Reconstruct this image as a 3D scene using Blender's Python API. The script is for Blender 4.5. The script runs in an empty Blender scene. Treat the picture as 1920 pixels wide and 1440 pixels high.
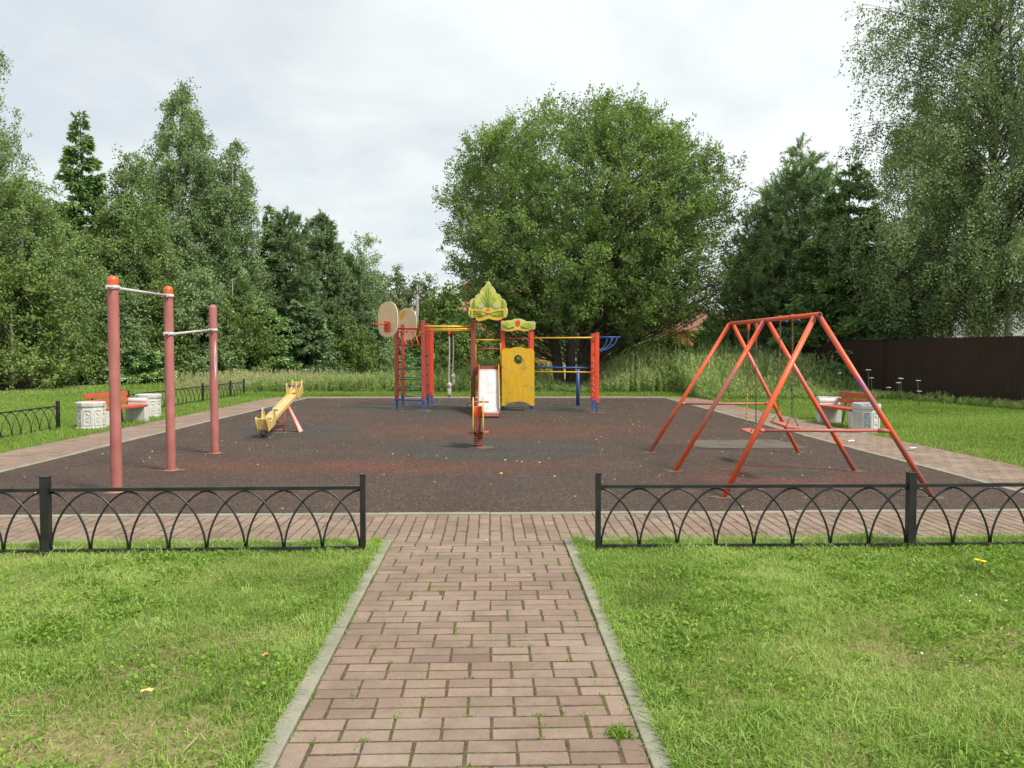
import bpy, math, random
import numpy as np
from mathutils import Vector, Matrix, noise as mnoise

R = math.radians
sc = bpy.context.scene
COL = sc.collection

# ------------------------------------------------------------------ camera
CAM_H, FPX, YAW, PITCH = 1.58, 1498.0, R(1.6), math.atan(58 / 1498)
cd = bpy.data.cameras.new("camera")
cd.sensor_width = 36.0
cd.lens = FPX / 1920 * 36
cd.clip_start = 0.05
cd.clip_end = 2500
cam = bpy.data.objects.new("camera", cd)
COL.objects.link(cam)
cam.location = (0, 0, CAM_H)
cam.rotation_euler = (R(90) - PITCH, 0, -YAW)
sc.camera = cam
_M = cam.rotation_euler.to_matrix()

def ray(px, py):
    return _M @ Vector(((px - 960) / FPX, (720 - py) / FPX, -1))

def G(px, py, z=0.0):
    d = ray(px, py)
    t = (z - CAM_H) / d.z
    return Vector((d.x * t, d.y * t, z))

def at(px, py, Y):
    d = ray(px, py)
    t = Y / d.y
    return Vector((d.x * t, Y, CAM_H + d.z * t))

# ------------------------------------------------------------------ light, sky, exposure
sc.view_settings.view_transform = 'Standard'
sc.view_settings.look = 'None'
sc.view_settings.gamma = 1
sc.view_settings.exposure = 1.8
sc.render.engine = 'CYCLES'
sc.cycles.max_bounces = 6
sc.cycles.diffuse_bounces = 3
sc.cycles.glossy_bounces = 2
sc.cycles.transmission_bounces = 3
sc.cycles.transparent_max_bounces = 4
sc.cycles.use_denoising = True
sc.cycles.sample_clamp_indirect = 6

SUN_EL, SUN_AZ = R(52), R(128)      # azimuth clockwise from +Y
sd = bpy.data.lights.new("sun", 'SUN')
sd.energy = 1.5
sd.angle = R(14)
sd.color = (1.0, 0.95, 0.86)
sun = bpy.data.objects.new("sun", sd)
COL.objects.link(sun)
sdir = Vector((math.sin(SUN_AZ) * math.cos(SUN_EL), math.cos(SUN_AZ) * math.cos(SUN_EL), math.sin(SUN_EL)))
sun.rotation_euler = sdir.to_track_quat('Z', 'Y').to_euler()
sun.location = (0, 0, 60)

class NT:
    """small helper for node trees"""
    def __init__(s, tree):
        s.t = tree; s.n = tree.nodes; s.l = tree.links
    def node(s, typ, **kw):
        nd = s.n.new(typ)
        for k, v in kw.items():
            if k in ('ins',):
                for kk, vv in v.items():
                    if isinstance(vv, bpy.types.NodeSocket): s.l.new(vv, nd.inputs[kk])
                    else: nd.inputs[kk].default_value = vv
            else: setattr(nd, k, v)
        return nd
    def math(s, op, a, b=None, c=None, clamp=False):
        nd = s.n.new('ShaderNodeMath'); nd.operation = op; nd.use_clamp = clamp
        for i, v in enumerate((a, b, c)):
            if v is None: continue
            if isinstance(v, bpy.types.NodeSocket): s.l.new(v, nd.inputs[i])
            else: nd.inputs[i].default_value = v
        return nd.outputs[0]
    def ramp(s, fac, stops, interp='LINEAR'):
        nd = s.n.new('ShaderNodeValToRGB'); cr = nd.color_ramp; cr.interpolation = interp
        while len(cr.elements) < len(stops): cr.elements.new(0.5)
        for e, (p, c) in zip(cr.elements, stops):
            e.position = p
            e.color = (c, c, c, 1) if isinstance(c, (int, float)) else (*c, 1)
        s.l.new(fac, nd.inputs[0])
        return nd.outputs[0]
    def mix(s, fac, a, b, mode='MIX'):
        nd = s.n.new('ShaderNodeMix'); nd.data_type = 'RGBA'; nd.blend_type = mode
        for k, v in ((0, fac), (6, a), (7, b)):
            if isinstance(v, bpy.types.NodeSocket): s.l.new(v, nd.inputs[k])
            elif k == 0: nd.inputs[k].default_value = v
            else: nd.inputs[k].default_value = (*v, 1)
        return nd.outputs[2]
    def noise(s, vec, scale, detail=3, rough=0.55, dist=0.0):
        nd = s.n.new('ShaderNodeTexNoise')
        nd.inputs['Scale'].default_value = scale; nd.inputs['Detail'].default_value = detail
        nd.inputs['Roughness'].default_value = rough; nd.inputs['Distortion'].default_value = dist
        if vec is not None: s.l.new(vec, nd.inputs['Vector'])
        return nd.outputs[0]
    def mapping(s, vec, loc=(0, 0, 0), rot=(0, 0, 0), scale=(1, 1, 1)):
        nd = s.n.new('ShaderNodeMapping')
        nd.inputs['Location'].default_value = loc; nd.inputs['Rotation'].default_value = rot
        nd.inputs['Scale'].default_value = scale
        s.l.new(vec, nd.inputs['Vector'])
        return nd.outputs[0]

world = bpy.data.worlds.new("World")
sc.world = world
world.use_nodes = True
w = NT(world.node_tree)
w.n.clear()
wout = w.node('ShaderNodeOutputWorld')
sky = w.node('ShaderNodeTexSky', sky_type='NISHITA', sun_disc=False, sun_elevation=SUN_EL, sun_rotation=SUN_AZ)
bg1 = w.node('ShaderNodeBackground', ins={'Color': sky.outputs[0], 'Strength': 0.05})
tc = w.node('ShaderNodeTexCoord').outputs['Generated']
sep = w.node('ShaderNodeSeparateXYZ', ins={0: tc})
zz = w.math('MAXIMUM', w.math('ADD', sep.outputs[2], 0.22), 0.05)
cmb = w.node('ShaderNodeCombineXYZ', ins={0: w.math('DIVIDE', sep.outputs[0], zz), 1: w.math('DIVIDE', sep.outputs[1], zz), 2: 0.0})
cv = cmb.outputs[0]
n1 = w.noise(cv, 1.1, 5, 0.5, 0.25)
n2 = w.noise(w.mapping(cv, loc=(3.1, 7.7, 0)), 3.2, 5, 0.55, 0.3)
nn = w.math('ADD', w.math('MULTIPLY', n1, 0.62), w.math('MULTIPLY', n2, 0.38))
def dotdir(v):
    v = Vector(v).normalized()
    nd = w.node('ShaderNodeVectorMath', operation='DOT_PRODUCT', ins={0: tc})
    nd.inputs[1].default_value = v
    return nd.outputs['Value']
glow = w.math('MULTIPLY', w.math('SUBTRACT', dotdir(ray(1480, 40)), 0.72), 3.0, clamp=True)   # brighter cloud up right
dark = w.math('MULTIPLY', w.math('SUBTRACT', dotdir(ray(640, 330)), 0.90), 8.0, clamp=True)   # greyer cloud left of centre
val = w.math('ADD', w.math('SUBTRACT', nn, w.math('MULTIPLY', dark, 0.10)), w.math('MULTIPLY', glow, 0.26))
ccol = w.ramp(val, [(0.30, (0.190, 0.206, 0.226)), (0.44, (0.220, 0.236, 0.248)), (0.56, (0.252, 0.268, 0.268)), (0.70, (0.300, 0.312, 0.306))])
# one small bright cumulus above the tree line
nb = w.noise(tc, 22, 4, 0.55)
pvec = ray(800, 318).normalized()
dv = w.node('ShaderNodeVectorMath', operation='SUBTRACT', ins={0: tc}); dv.inputs[1].default_value = pvec
ds = w.node('ShaderNodeVectorMath', operation='MULTIPLY', ins={0: dv.outputs[0]}); ds.inputs[1].default_value = (1, 1, 1.7)
dl = w.node('ShaderNodeVectorMath', operation='LENGTH', ins={0: ds.outputs[0]})
puff = w.math('SUBTRACT', w.math('ADD', 0.040, w.math('MULTIPLY', w.math('SUBTRACT', nb, 0.5), 0.16)), dl.outputs['Value'])
puff = w.math('MULTIPLY', puff, 28, clamp=True)
ccol = w.mix(w.math('MULTIPLY', puff, 0.55), ccol, (0.285, 0.29, 0.288))
bg2 = w.node('ShaderNodeBackground', ins={'Color': ccol, 'Strength': 1.0})
wm = w.node('ShaderNodeMixShader', ins={0: 0.93, 1: bg1.outputs[0], 2: bg2.outputs[0]})
w.l.new(wm.outputs[0], wout.inputs[0])

# ------------------------------------------------------------------ object helpers
def tag(o, label=None, cat=None, group=None, kind=None):
    if label: o['label'] = label
    if cat: o['category'] = cat
    if group: o['group'] = group
    if kind: o['kind'] = kind
    return o

def thing(name, label, cat, loc=(0, 0, 0), rotz=0.0, group=None):
    o = bpy.data.objects.new(name, None)
    o.empty_display_size = 0.2
    COL.objects.link(o)
    o.location = loc
    o.rotation_euler = (0, 0, rotz)
    return tag(o, label, cat, group)

def root_of(o):
    while o.parent: o = o.parent
    return o

def link_mesh(name, me, m, parent=None, world=False, bevel=0):
    o = bpy.data.objects.new(name, me)
    COL.objects.link(o)
    if m: me.materials.append(m)
    if parent:
        o.parent = parent
        if world: me.transform(Matrix.Translation(-root_of(parent).location))
    if bevel:
        b = o.modifiers.new("bevel", 'BEVEL'); b.width = bevel; b.segments = 2; b.limit_method = 'ANGLE'
    return o

def copy_tree(o, parent=None):
    c = o.copy(); COL.objects.link(c)
    if parent: c.parent = parent
    for ch in list(o.children): copy_tree(ch, c)
    return c

class MB:
    """collects simple shapes; build() links them as ONE mesh object"""
    def __init__(s): s.v = []; s.f = []; s.sm = []
    def add(s, vs, fs, smooth=False):
        b = len(s.v); s.v += [tuple(v) for v in vs]
        for f in fs: s.f.append(tuple(i + b for i in f)); s.sm.append(smooth)
        return s
    def box(s, c, size, rz=0.0, m=None):
        x, y, z = size[0] / 2, size[1] / 2, size[2] / 2
        vs = [Vector(p) for p in ((-x, -y, -z), (x, -y, -z), (x, y, -z), (-x, y, -z), (-x, -y, z), (x, -y, z), (x, y, z), (-x, y, z))]
        if m is None: m = Matrix.Rotation(rz, 3, 'Z')
        vs = [m @ v + Vector(c) for v in vs]
        return s.add(vs, [(0, 3, 2, 1), (4, 5, 6, 7), (0, 1, 5, 4), (1, 2, 6, 5), (2, 3, 7, 6), (3, 0, 4, 7)])
    def bar(s, p0, p1, w, h, up=(0, 0, 1)):
        p0, p1 = Vector(p0), Vector(p1); d = (p1 - p0); L = d.length; d.normalize()
        sx = d.cross(Vector(up))
        if sx.length < 1e-4: sx = d.cross(Vector((1, 0, 0)))
        sx.normalize(); uz = sx.cross(d)
        m = Matrix((sx, d, uz)).transposed()
        return s.box((p0 + p1) / 2, (w, L, h), m=m)
    def tube(s, pts, r, n=10, closed=False, cap=True):
        pts = [Vector(p) for p in pts]; k = len(pts)
        rs = r if isinstance(r, (list, tuple)) else [r] * k
        vs = []; prev = None
        for i, p in enumerate(pts):
            if closed: t = pts[(i + 1) % k] - pts[i - 1]
            else: t = pts[min(i + 1, k - 1)] - pts[max(i - 1, 0)]
            if t.length < 1e-9: t = Vector((0, 0, 1))
            t.normalize()
            if prev is None:
                a = t.cross(Vector((0, 0, 1)))
                if a.length < 0.05: a = t.cross(Vector((1, 0, 0)))
            else: a = prev - t * prev.dot(t)
            a.normalize(); prev = a; b = t.cross(a)
            for j in range(n):
                an = 2 * math.pi * j / n
                vs.append(p + (a * math.cos(an) + b * math.sin(an)) * rs[i])
        fs = []
        for i in range(k if closed else k - 1):
            i2 = (i + 1) % k
            for j in range(n):
                j2 = (j + 1) % n
                fs.append((i * n + j, i * n + j2, i2 * n + j2, i2 * n + j))
        s.add(vs, fs, True)
        if cap and not closed:
            b0 = len(s.v) - len(vs)
            s.f.append(tuple(b0 + j for j in reversed(range(n)))); s.sm.append(False)
            s.f.append(tuple(b0 + (k - 1) * n + j for j in range(n))); s.sm.append(False)
        return s
    def lathe(s, prof, c=(0, 0, 0), n=20, smooth=True, rot=0.0):
        vs = []
        for r, z in prof:
            for j in range(n):
                an = 2 * math.pi * j / n + rot
                vs.append((c[0] + r * math.cos(an), c[1] + r * math.sin(an), c[2] + z))
        fs = []
        for i in range(len(prof) - 1):
            for j in range(n):
                j2 = (j + 1) % n
                fs.append((i * n + j, i * n + j2, (i + 1) * n + j2, (i + 1) * n + j))
        return s.add(vs, fs, smooth)
    def build(s, name, m, parent=None, world=False, bevel=0):
        me = bpy.data.meshes.new(name)
        me.from_pydata(s.v, [], s.f)
        me.polygons.foreach_set('use_smooth', s.sm)
        me.update()
        return link_mesh(name, me, m, parent, world, bevel)

def mesh_np(name, V, F, m, parent=None, rnd=None, smooth=False, world=False, fn=None):
    """V (N,3), F (M,k) numpy -> one mesh object; rnd is a per-face value"""
    me = bpy.data.meshes.new(name)
    k = F.shape[1]
    me.vertices.add(len(V)); me.vertices.foreach_set('co', V.astype(np.float32).ravel())
    me.loops.add(F.size); me.loops.foreach_set('vertex_index', F.astype(np.int32).ravel())
    me.polygons.add(len(F))
    me.polygons.foreach_set('loop_start', np.arange(0, F.size, k, dtype=np.int32))
    me.polygons.foreach_set('use_smooth', np.full(len(F), smooth))
    if rnd is not None:
        a = me.attributes.new('rnd', 'FLOAT', 'FACE'); a.data.foreach_set('value', rnd.astype(np.float32))
    me.update(calc_edges=True)
    return link_mesh(name, me, m, parent, world)

def outline_mesh(loops, depth, bevel=0.0):
    """filled outline with holes (x,y) extruded to depth, centred on z=0"""
    cu = bpy.data.curves.new("outline", 'CURVE'); cu.dimensions = '2D'; cu.fill_mode = 'BOTH'
    cu.extrude = depth / 2 - bevel; cu.bevel_depth = bevel; cu.bevel_resolution = 1
    for lp in loops:
        sp = cu.splines.new('POLY'); sp.points.add(len(lp) - 1); sp.use_cyclic_u = True
        for p, q in zip(sp.points, lp): p.co = (q[0], q[1], 0, 1)
    o = bpy.data.objects.new("outline", cu); COL.objects.link(o)
    me = bpy.data.meshes.new_from_object(o)
    bpy.data.objects.remove(o); bpy.data.curves.remove(cu)
    return me

def plate(name, loops, depth, m, parent, Y, bevel=0.003):
    """outline given in (x,z) standing upright at depth Y, world coordinates"""
    me = outline_mesh(loops, depth, bevel)
    me.transform(Matrix.Translation((0, Y, 0)) @ Matrix.Rotation(R(90), 4, 'X'))
    me.materials.clear()
    return link_mesh(name, me, m, parent, True)

# ------------------------------------------------------------------ materials
MATS = {}
def newmat(name):
    m = bpy.data.materials.new(name); m.use_nodes = True
    t = NT(m.node_tree); t.n.clear()
    t.out = t.node('ShaderNodeOutputMaterial'); t.b = t.node('ShaderNodeBsdfPrincipled')
    t.l.new(t.b.outputs[0], t.out.inputs[0])
    t.co = t.node('ShaderNodeTexCoord').outputs['Object']
    return m, t

def setc(t, col, rough=0.6, bump=None, bd=0.02, bs=0.3, metal=0.0, spec=0.5):
    if isinstance(col, bpy.types.NodeSocket): t.l.new(col, t.b.inputs['Base Color'])
    else: t.b.inputs['Base Color'].default_value = (*col, 1)
    if isinstance(rough, bpy.types.NodeSocket): t.l.new(rough, t.b.inputs['Roughness'])
    else: t.b.inputs['Roughness'].default_value = rough
    t.b.inputs['Metallic'].default_value = metal
    t.b.inputs['Specular IOR Level'].default_value = spec
    if bump is not None:
        bn = t.node('ShaderNodeBump', ins={'Height': bump, 'Distance': bd, 'Strength': bs})
        t.l.new(bn.outputs[0], t.b.inputs['Normal'])

def paint(name, c1, c2, chip=(0.12, 0.09, 0.07), rough=0.45, wear=0.68, scale=3.0, dirt=0.35):
    m, t = newmat(name)
    n = t.noise(t.co, scale, 4, 0.6)
    base = t.mix(t.ramp(n, [(0.35, 0.0), (0.65, 1.0)]), c1, c2)
    fine = t.noise(t.co, 45, 4, 0.7)
    f2 = t.noise(t.mapping(t.co, scale=(18, 18, 2)), 1.0, 3)
    base = t.mix(t.ramp(fine, [(wear, 0.0), (wear + 0.04, 1.0)]), base, chip)
    base = t.mix(t.math('MULTIPLY', t.ramp(f2, [(0.45, 0.0), (0.75, 1.0)]), dirt), base, tuple(c * 0.55 for c in c2))
    setc(t, base, t.ramp(n, [(0.3, rough - 0.08), (0.7, rough + 0.15)]), t.math('ADD', fine, n), 0.004, 0.25)
    return m

def foliage(name, dark, mid, light, trans=0.35, ns=0.35):
    m, t = newmat(name)
    at_ = t.node('ShaderNodeAttribute', attribute_name='rnd')
    n = t.noise(t.co, ns, 3, 0.6)
    v = t.math('ADD', t.math('MULTIPLY', at_.outputs['Fac'], 0.55), t.math('MULTIPLY', n, 0.75))
    c = t.ramp(v, [(0.25, dark), (0.60, mid), (0.95, light)])
    t.l.new(c, t.b.inputs['Base Color'])
    t.b.inputs['Roughness'].default_value = 0.65
    t.b.inputs['Specular IOR Level'].default_value = 0.18
    tr = t.node('ShaderNodeBsdfTranslucent', ins={'Color': t.mix(1.0, c, (0.95, 1.0, 0.45), 'MULTIPLY')})
    mx = t.node('ShaderNodeMixShader', ins={0: trans, 1: t.b.outputs[0], 2: tr.outputs[0]})
    t.l.new(mx.outputs[0], t.out.inputs[0])
    return m

M = {}
M['willow_leaf'] = foliage('willow_leaf', (0.080, 0.147, 0.041), (0.183, 0.294, 0.086), (0.319, 0.428, 0.152), 0.42)
M['birch_leaf'] = foliage('birch_leaf', (0.103, 0.166, 0.068), (0.212, 0.311, 0.136), (0.370, 0.485, 0.240))
M['birch_leaf_warm'] = foliage('birch_leaf_warm', (0.088, 0.147, 0.044), (0.187, 0.282, 0.090), (0.305, 0.416, 0.155))
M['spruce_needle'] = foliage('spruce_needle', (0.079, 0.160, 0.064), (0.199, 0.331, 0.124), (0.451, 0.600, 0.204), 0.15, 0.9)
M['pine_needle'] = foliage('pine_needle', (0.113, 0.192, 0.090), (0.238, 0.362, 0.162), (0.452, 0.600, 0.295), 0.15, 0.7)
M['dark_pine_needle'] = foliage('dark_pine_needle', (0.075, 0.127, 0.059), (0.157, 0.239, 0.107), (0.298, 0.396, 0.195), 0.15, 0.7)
M['bush_leaf'] = foliage('bush_leaf', (0.062, 0.106, 0.027), (0.144, 0.219, 0.057), (0.263, 0.344, 0.106), 0.3, 0.5)
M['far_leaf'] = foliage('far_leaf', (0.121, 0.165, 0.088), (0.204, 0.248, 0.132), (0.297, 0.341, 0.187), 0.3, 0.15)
M['grass'] = foliage('grass', (0.114, 0.196, 0.034), (0.267, 0.410, 0.083), (0.470, 0.575, 0.193), 0.4, 1.3)
M['grass_far'] = foliage('grass_far', (0.103, 0.188, 0.029), (0.202, 0.331, 0.061), (0.327, 0.430, 0.121), 0.35, 0.25)
M['broad_leaf'] = foliage('broad_leaf', (0.085, 0.169, 0.022), (0.182, 0.315, 0.043), (0.290, 0.424, 0.073), 0.35, 2.0)
M['straw'] = foliage('straw', (0.22, 0.17, 0.08), (0.36, 0.29, 0.14), (0.50, 0.42, 0.24), 0.2, 2.0)
M['weed'] = foliage('weed', (0.122, 0.199, 0.050), (0.256, 0.365, 0.111), (0.489, 0.571, 0.264), 0.35, 0.45)
M['weed_tip'] = foliage('weed_tip', (0.22, 0.26, 0.10), (0.36, 0.38, 0.18), (0.50, 0.48, 0.27), 0.3, 0.45)

def bark(name, c1, c2, scale=(30, 30, 6)):
    m, t = newmat(name)
    n = t.noise(t.mapping(t.co, scale=scale), 1.0, 4, 0.7)
    setc(t, t.ramp(n, [(0.35, c1), (0.65, c2)]), 0.9, n, 0.02, 0.6)
    return m
M['bark'] = bark('dark_bark', (0.055, 0.043, 0.033), (0.15, 0.125, 0.10))
M['pine_bark'] = bark('pine_bark', (0.07, 0.045, 0.03), (0.17, 0.10, 0.06))
m, t = newmat('birch_bark'); M['birch_bark'] = m
n = t.noise(t.mapping(t.co, scale=(2.0, 2.0, 7.0)), 1.0, 4, 0.75)
setc(t, t.ramp(n, [(0.40, (0.50, 0.48, 0.43)), (0.55, (0.42, 0.40, 0.36)), (0.60, (0.06, 0.055, 0.05))]), 0.8, n, 0.01, 0.4)

# ground sheet under the grass
m, t = newmat('lawn_soil'); M['soil'] = m
n1_ = t.noise(t.co, 0.7, 5, 0.65); n2_ = t.noise(t.co, 14, 5, 0.7); n3_ = t.noise(t.co, 90, 3, 0.7)
soil = t.mix(t.ramp(n2_, [(0.35, 0.0), (0.65, 1.0)]), (0.165, 0.115, 0.070), (0.40, 0.29, 0.17))
green = t.mix(t.ramp(n2_, [(0.3, 0.0), (0.7, 1.0)]), (0.085, 0.13, 0.022), (0.19, 0.25, 0.05))
far = t.node('ShaderNodeSeparateXYZ', ins={0: t.co}).outputs[1]
farf = t.math('MULTIPLY', t.math('SUBTRACT', far, 7.0), 0.25, clamp=True)
gmask = t.math('ADD', t.ramp(n1_, [(0.38, 0.10), (0.62, 0.55)]), t.math('MULTIPLY', farf, 0.5), clamp=True)
setc(t, t.mix(0.25, t.mix(gmask, soil, green), t.ramp(n3_, [(0.3, (0.07, 0.05, 0.03)), (0.7, (0.40, 0.30, 0.18))])), 0.95, n2_, 0.03, 0.6, spec=0.1)

# rubber play surface
m, t = newmat('rubber_granules'); M['rubber'] = m
wob = t.noise(t.co, 1.1, 3, 0.6)
wob2 = t.noise(t.mapping(t.co, loc=(9, 3, 0)), 0.35, 4, 0.6)
def blob(cx, cy, rx, ry, soft=0.18, amp=0.9):
    v = t.mapping(t.co, loc=(-cx / rx, -cy / ry, 0), scale=(1 / rx, 1 / ry, 0))
    L = t.node('ShaderNodeVectorMath', operation='LENGTH', ins={0: v}).outputs['Value']
    d = t.math('ADD', L, t.math('MULTIPLY', t.math('SUBTRACT', wob, 0.5), amp))
    return t.ramp(d, [(max(0.0, (1 - soft)) / 2 , 1.0), (0.5, 0.0)]) if False else t.math('SUBTRACT', 1.0, t.math('DIVIDE', t.math('SUBTRACT', d, 1 - soft), soft, clamp=True), clamp=True)
vor = t.node('ShaderNodeTexVoronoi', ins={'Vector': t.co, 'Scale': 190.0})
vv_ = t.node('ShaderNodeSeparateColor', ins={0: vor.outputs['Color']})
spk = vv_.outputs[0]
brown = t.ramp(spk, [(0.0, (0.026, 0.021, 0.019)), (0.45, (0.050, 0.037, 0.032)), (0.80, (0.092, 0.056, 0.044)), (0.93, (0.21, 0.15, 0.10)), (1.0, (0.42, 0.34, 0.25))])
red = t.ramp(spk, [(0.0, (0.050, 0.022, 0.018)), (0.5, (0.110, 0.036, 0.026)), (0.85, (0.190, 0.062, 0.040)), (1.0, (0.42, 0.30, 0.20))])
grey = t.ramp(spk, [(0.0, (0.028, 0.032, 0.030)), (0.5, (0.052, 0.058, 0.053)), (0.9, (0.080, 0.084, 0.074)), (1.0, (0.20, 0.19, 0.16))])
def unite(lst):
    r = lst[0]
    for q in lst[1:]: r = t.math('MAXIMUM', r, q)
    return r
redm = unite([blob(-1.9, 11.0, 4.4, 1.0, 0.8, 0.6), blob(0.4, 16.2, 5.2, 1.6, 0.8, 0.6), blob(3.8, 9.9, 1.9, 1.1, 0.7), blob(-3.7, 11.2, 1.6, 0.8, 0.8), blob(4.2, 13.9, 1.6, 0.35, 0.7)])
redm = t.math('MULTIPLY', 0.85, redm); redm = t.math('MULTIPLY', redm, t.ramp(wob2, [(0.30, 0.65), (0.60, 1.0)]))
slate = t.ramp(wob2, [(0.52, 0.0), (0.70, 0.35)])
greym = unite([blob(0.05, 12.95, 1.75, 1.5, 0.10, 0.7), blob(-3.9, 16.2, 1.5, 1.3, 0.12, 0.7), blob(-0.3, 23.3, 4.2, 3.6, 0.2, 0.7), blob(3.9, 10.2, 0.65, 0.35, 0.3, 0.5)])
c = t.mix(t.math('MULTIPLY', slate, 0.7), brown, grey)
c = t.mix(redm, c, red)
c = t.mix(t.math('MULTIPLY', greym, 0.8), c, grey)
big = t.noise(t.mapping(t.co, loc=(2, 8, 0)), 0.9, 5, 0.7)
c = t.mix(t.ramp(big, [(0.3, 0.35), (0.6, 0.0)]), c, (0.030, 0.025, 0.022))
fl = t.noise(t.mapping(t.co, loc=(5, 1, 0)), 26, 4, 0.8)
c = t.mix(t.ramp(fl, [(0.64, 0.0), (0.70, 0.5)]), c, (0.20, 0.15, 0.10))
sst = t.noise(t.mapping(t.co, loc=(1, 4, 0), scale=(1, 2.5, 1)), 1.7, 5, 0.75)
c = t.mix(t.ramp(sst, [(0.56, 0.0), (0.70, 0.35)]), c, (0.115, 0.090, 0.070))
vr2 = t.node('ShaderNodeTexVoronoi', ins={'Vector': t.co, 'Scale': 48.0})
g2 = t.node('ShaderNodeSeparateColor', ins={0: vr2.outputs['Color']}).outputs[0]
c = t.mix(0.45, c, t.mix(1.0, c, t.ramp(g2, [(0.0, 0.25), (0.7, 0.9), (0.92, 1.6), (1.0, 3.2)]), 'MULTIPLY'))
yy_ = t.node('ShaderNodeSeparateXYZ', ins={0: t.co}).outputs[1]
sm_ = t.math('ABSOLUTE', t.math('SUBTRACT', t.math('FRACT', t.math('ADD', t.math('DIVIDE', yy_, 4.1), t.math('MULTIPLY', wob, 0.012))), 0.5))
c = t.mix(t.math('MULTIPLY', t.ramp(sm_, [(0.0, 1.0), (0.004, 0.0)]), 0.5), c, (0.02, 0.017, 0.015))
c = t.mix(1.0, c, (0.90, 0.83, 0.79), 'MULTIPLY')
setc(t, c, 0.85, t.math('ADD', spk, big), 0.004, 0.5, spec=0.3)

# pavers: per-brick tint
def paver(name, cols):
    m, t = newmat(name)
    a = t.node('ShaderNodeAttribute', attribute_name='rnd').outputs['Fac']
    b = t.ramp(a, [(0.0, cols[0]), (0.5, cols[1]), (1.0, cols[2])])
    n = t.noise(t.co, 2.2, 5, 0.65); f = t.noise(t.co, 160, 3, 0.8); g = t.noise(t.co, 30, 4, 0.7)
    b = t.mix(t.ramp(n, [(0.46, 0.0), (0.66, 0.60)]), b, (0.160, 0.130, 0.092))
    b = t.mix(t.ramp(t.noise(t.mapping(t.co, loc=(4, 2, 0)), 0.9, 5, 0.7), [(0.50, 0.0), (0.64, 0.5)]), b, (0.34, 0.275, 0.215))
    b = t.mix(t.ramp(f, [(0.35, 0.35), (0.5, 0.0)]), b, (0.12, 0.08, 0.065))
    b = t.mix(t.ramp(f, [(0.62, 0.0), (0.72, 0.5)]), b, (0.46, 0.38, 0.32))
    setc(t, t.mix(t.ramp(g, [(0.35, 0.25), (0.6, 0.0)]), b, (0.14, 0.11, 0.085)), 0.9, t.math('ADD', f, g), 0.004, 0.5, spec=0.2)
    return m
M['paver'] = paver('red_paver', [(0.185, 0.125, 0.096), (0.258, 0.182, 0.140), (0.330, 0.242, 0.188)])
m, t = newmat('paver_joint'); M['joint'] = m
n = t.noise(t.co, 3.5, 4, 0.7); f = t.noise(t.co, 60, 3, 0.7)
setc(t, t.mix(t.ramp(n, [(0.48, 0.0), (0.62, 0.9)]), t.ramp(f, [(0.3, (0.060, 0.044, 0.032)), (0.7, (0.15, 0.11, 0.078))]), t.ramp(f, [(0.3, (0.045, 0.060, 0.010)), (0.7, (0.13, 0.155, 0.025))])), 1.0, f, 0.01, 0.7, spec=0.05)
m, t = newmat('kerb_concrete'); M['kerb'] = m
n = t.noise(t.co, 3, 5, 0.7); f = t.noise(t.co, 120, 3, 0.8)
kc = t.mix(t.ramp(f, [(0.4, 0.4), (0.55, 0.0)]), t.ramp(n, [(0.35, (0.235, 0.225, 0.175)), (0.65, (0.335, 0.320, 0.255))]), (0.12, 0.115, 0.09))
setc(t, kc, 0.95, t.math('ADD', f, n), 0.004, 0.5, spec=0.1)
m, t = newmat('track_gravel'); M['gravel'] = m
n = t.noise(t.co, 1.5, 5, 0.7); f = t.noise(t.co, 25, 4, 0.8)
setc(t, t.mix(t.ramp(n, [(0.5, 0.0), (0.7, 0.6)]), t.ramp(f, [(0.3, (0.23, 0.205, 0.165)), (0.7, (0.42, 0.385, 0.32))]), (0.14, 0.17, 0.05)), 1.0, f, 0.02, 0.5, spec=0.05)
m, t = newmat('worn_patch'); M['patch'] = m
f = t.noise(t.co, 60, 4, 0.8); n = t.noise(t.co, 2.5, 4, 0.7)
setc(t, t.mix(t.ramp(n, [(0.45, 0.0), (0.65, 0.6)]), t.ramp(f, [(0.3, (0.095, 0.082, 0.070)), (0.7, (0.17, 0.150, 0.125))]), (0.09, 0.055, 0.045)), 0.95, f, 0.005, 0.4, spec=0.1)

M['pink_post'] = paint('faded_pink_paint', (0.33, 0.095, 0.080), (0.43, 0.165, 0.140), chip=(0.55, 0.38, 0.34), rough=0.55, wear=0.68, scale=2.6, dirt=0.45)
M['orange_cap'] = paint('orange_cap_paint', (0.60, 0.10, 0.02), (0.52, 0.11, 0.03), rough=0.3, wear=0.8, dirt=0.1)
M['white_metal'] = paint('worn_white_metal', (0.48, 0.46, 0.45), (0.60, 0.58, 0.57), chip=(0.2, 0.13, 0.09), rough=0.4, wear=0.62, scale=6)
M['black_iron'] = paint('black_iron', (0.012, 0.013, 0.013), (0.022, 0.023, 0.023), chip=(0.09, 0.07, 0.06), rough=0.34, wear=0.70, scale=5, dirt=0.2)
M['red'] = paint('red_paint', (0.40, 0.048, 0.030), (0.33, 0.056, 0.045), rough=0.5, scale=1.2, wear=0.67)
M['red_bright'] = paint('bright_red_paint', (0.72, 0.075, 0.022), (0.62, 0.065, 0.025), rough=0.45, scale=1.6, wear=0.70)
M['red_brown'] = paint('brownish_red_paint', (0.30, 0.060, 0.045), (0.24, 0.050, 0.042), rough=0.55, scale=2)
M['pink_red'] = paint('pinkish_red_paint', (0.48, 0.14, 0.10), (0.42, 0.12, 0.09), rough=0.5, scale=3)
M['yellow'] = paint('yellow_paint', (0.75, 0.43, 0.02), (0.68, 0.38, 0.03), rough=0.4, wear=0.72)
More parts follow.
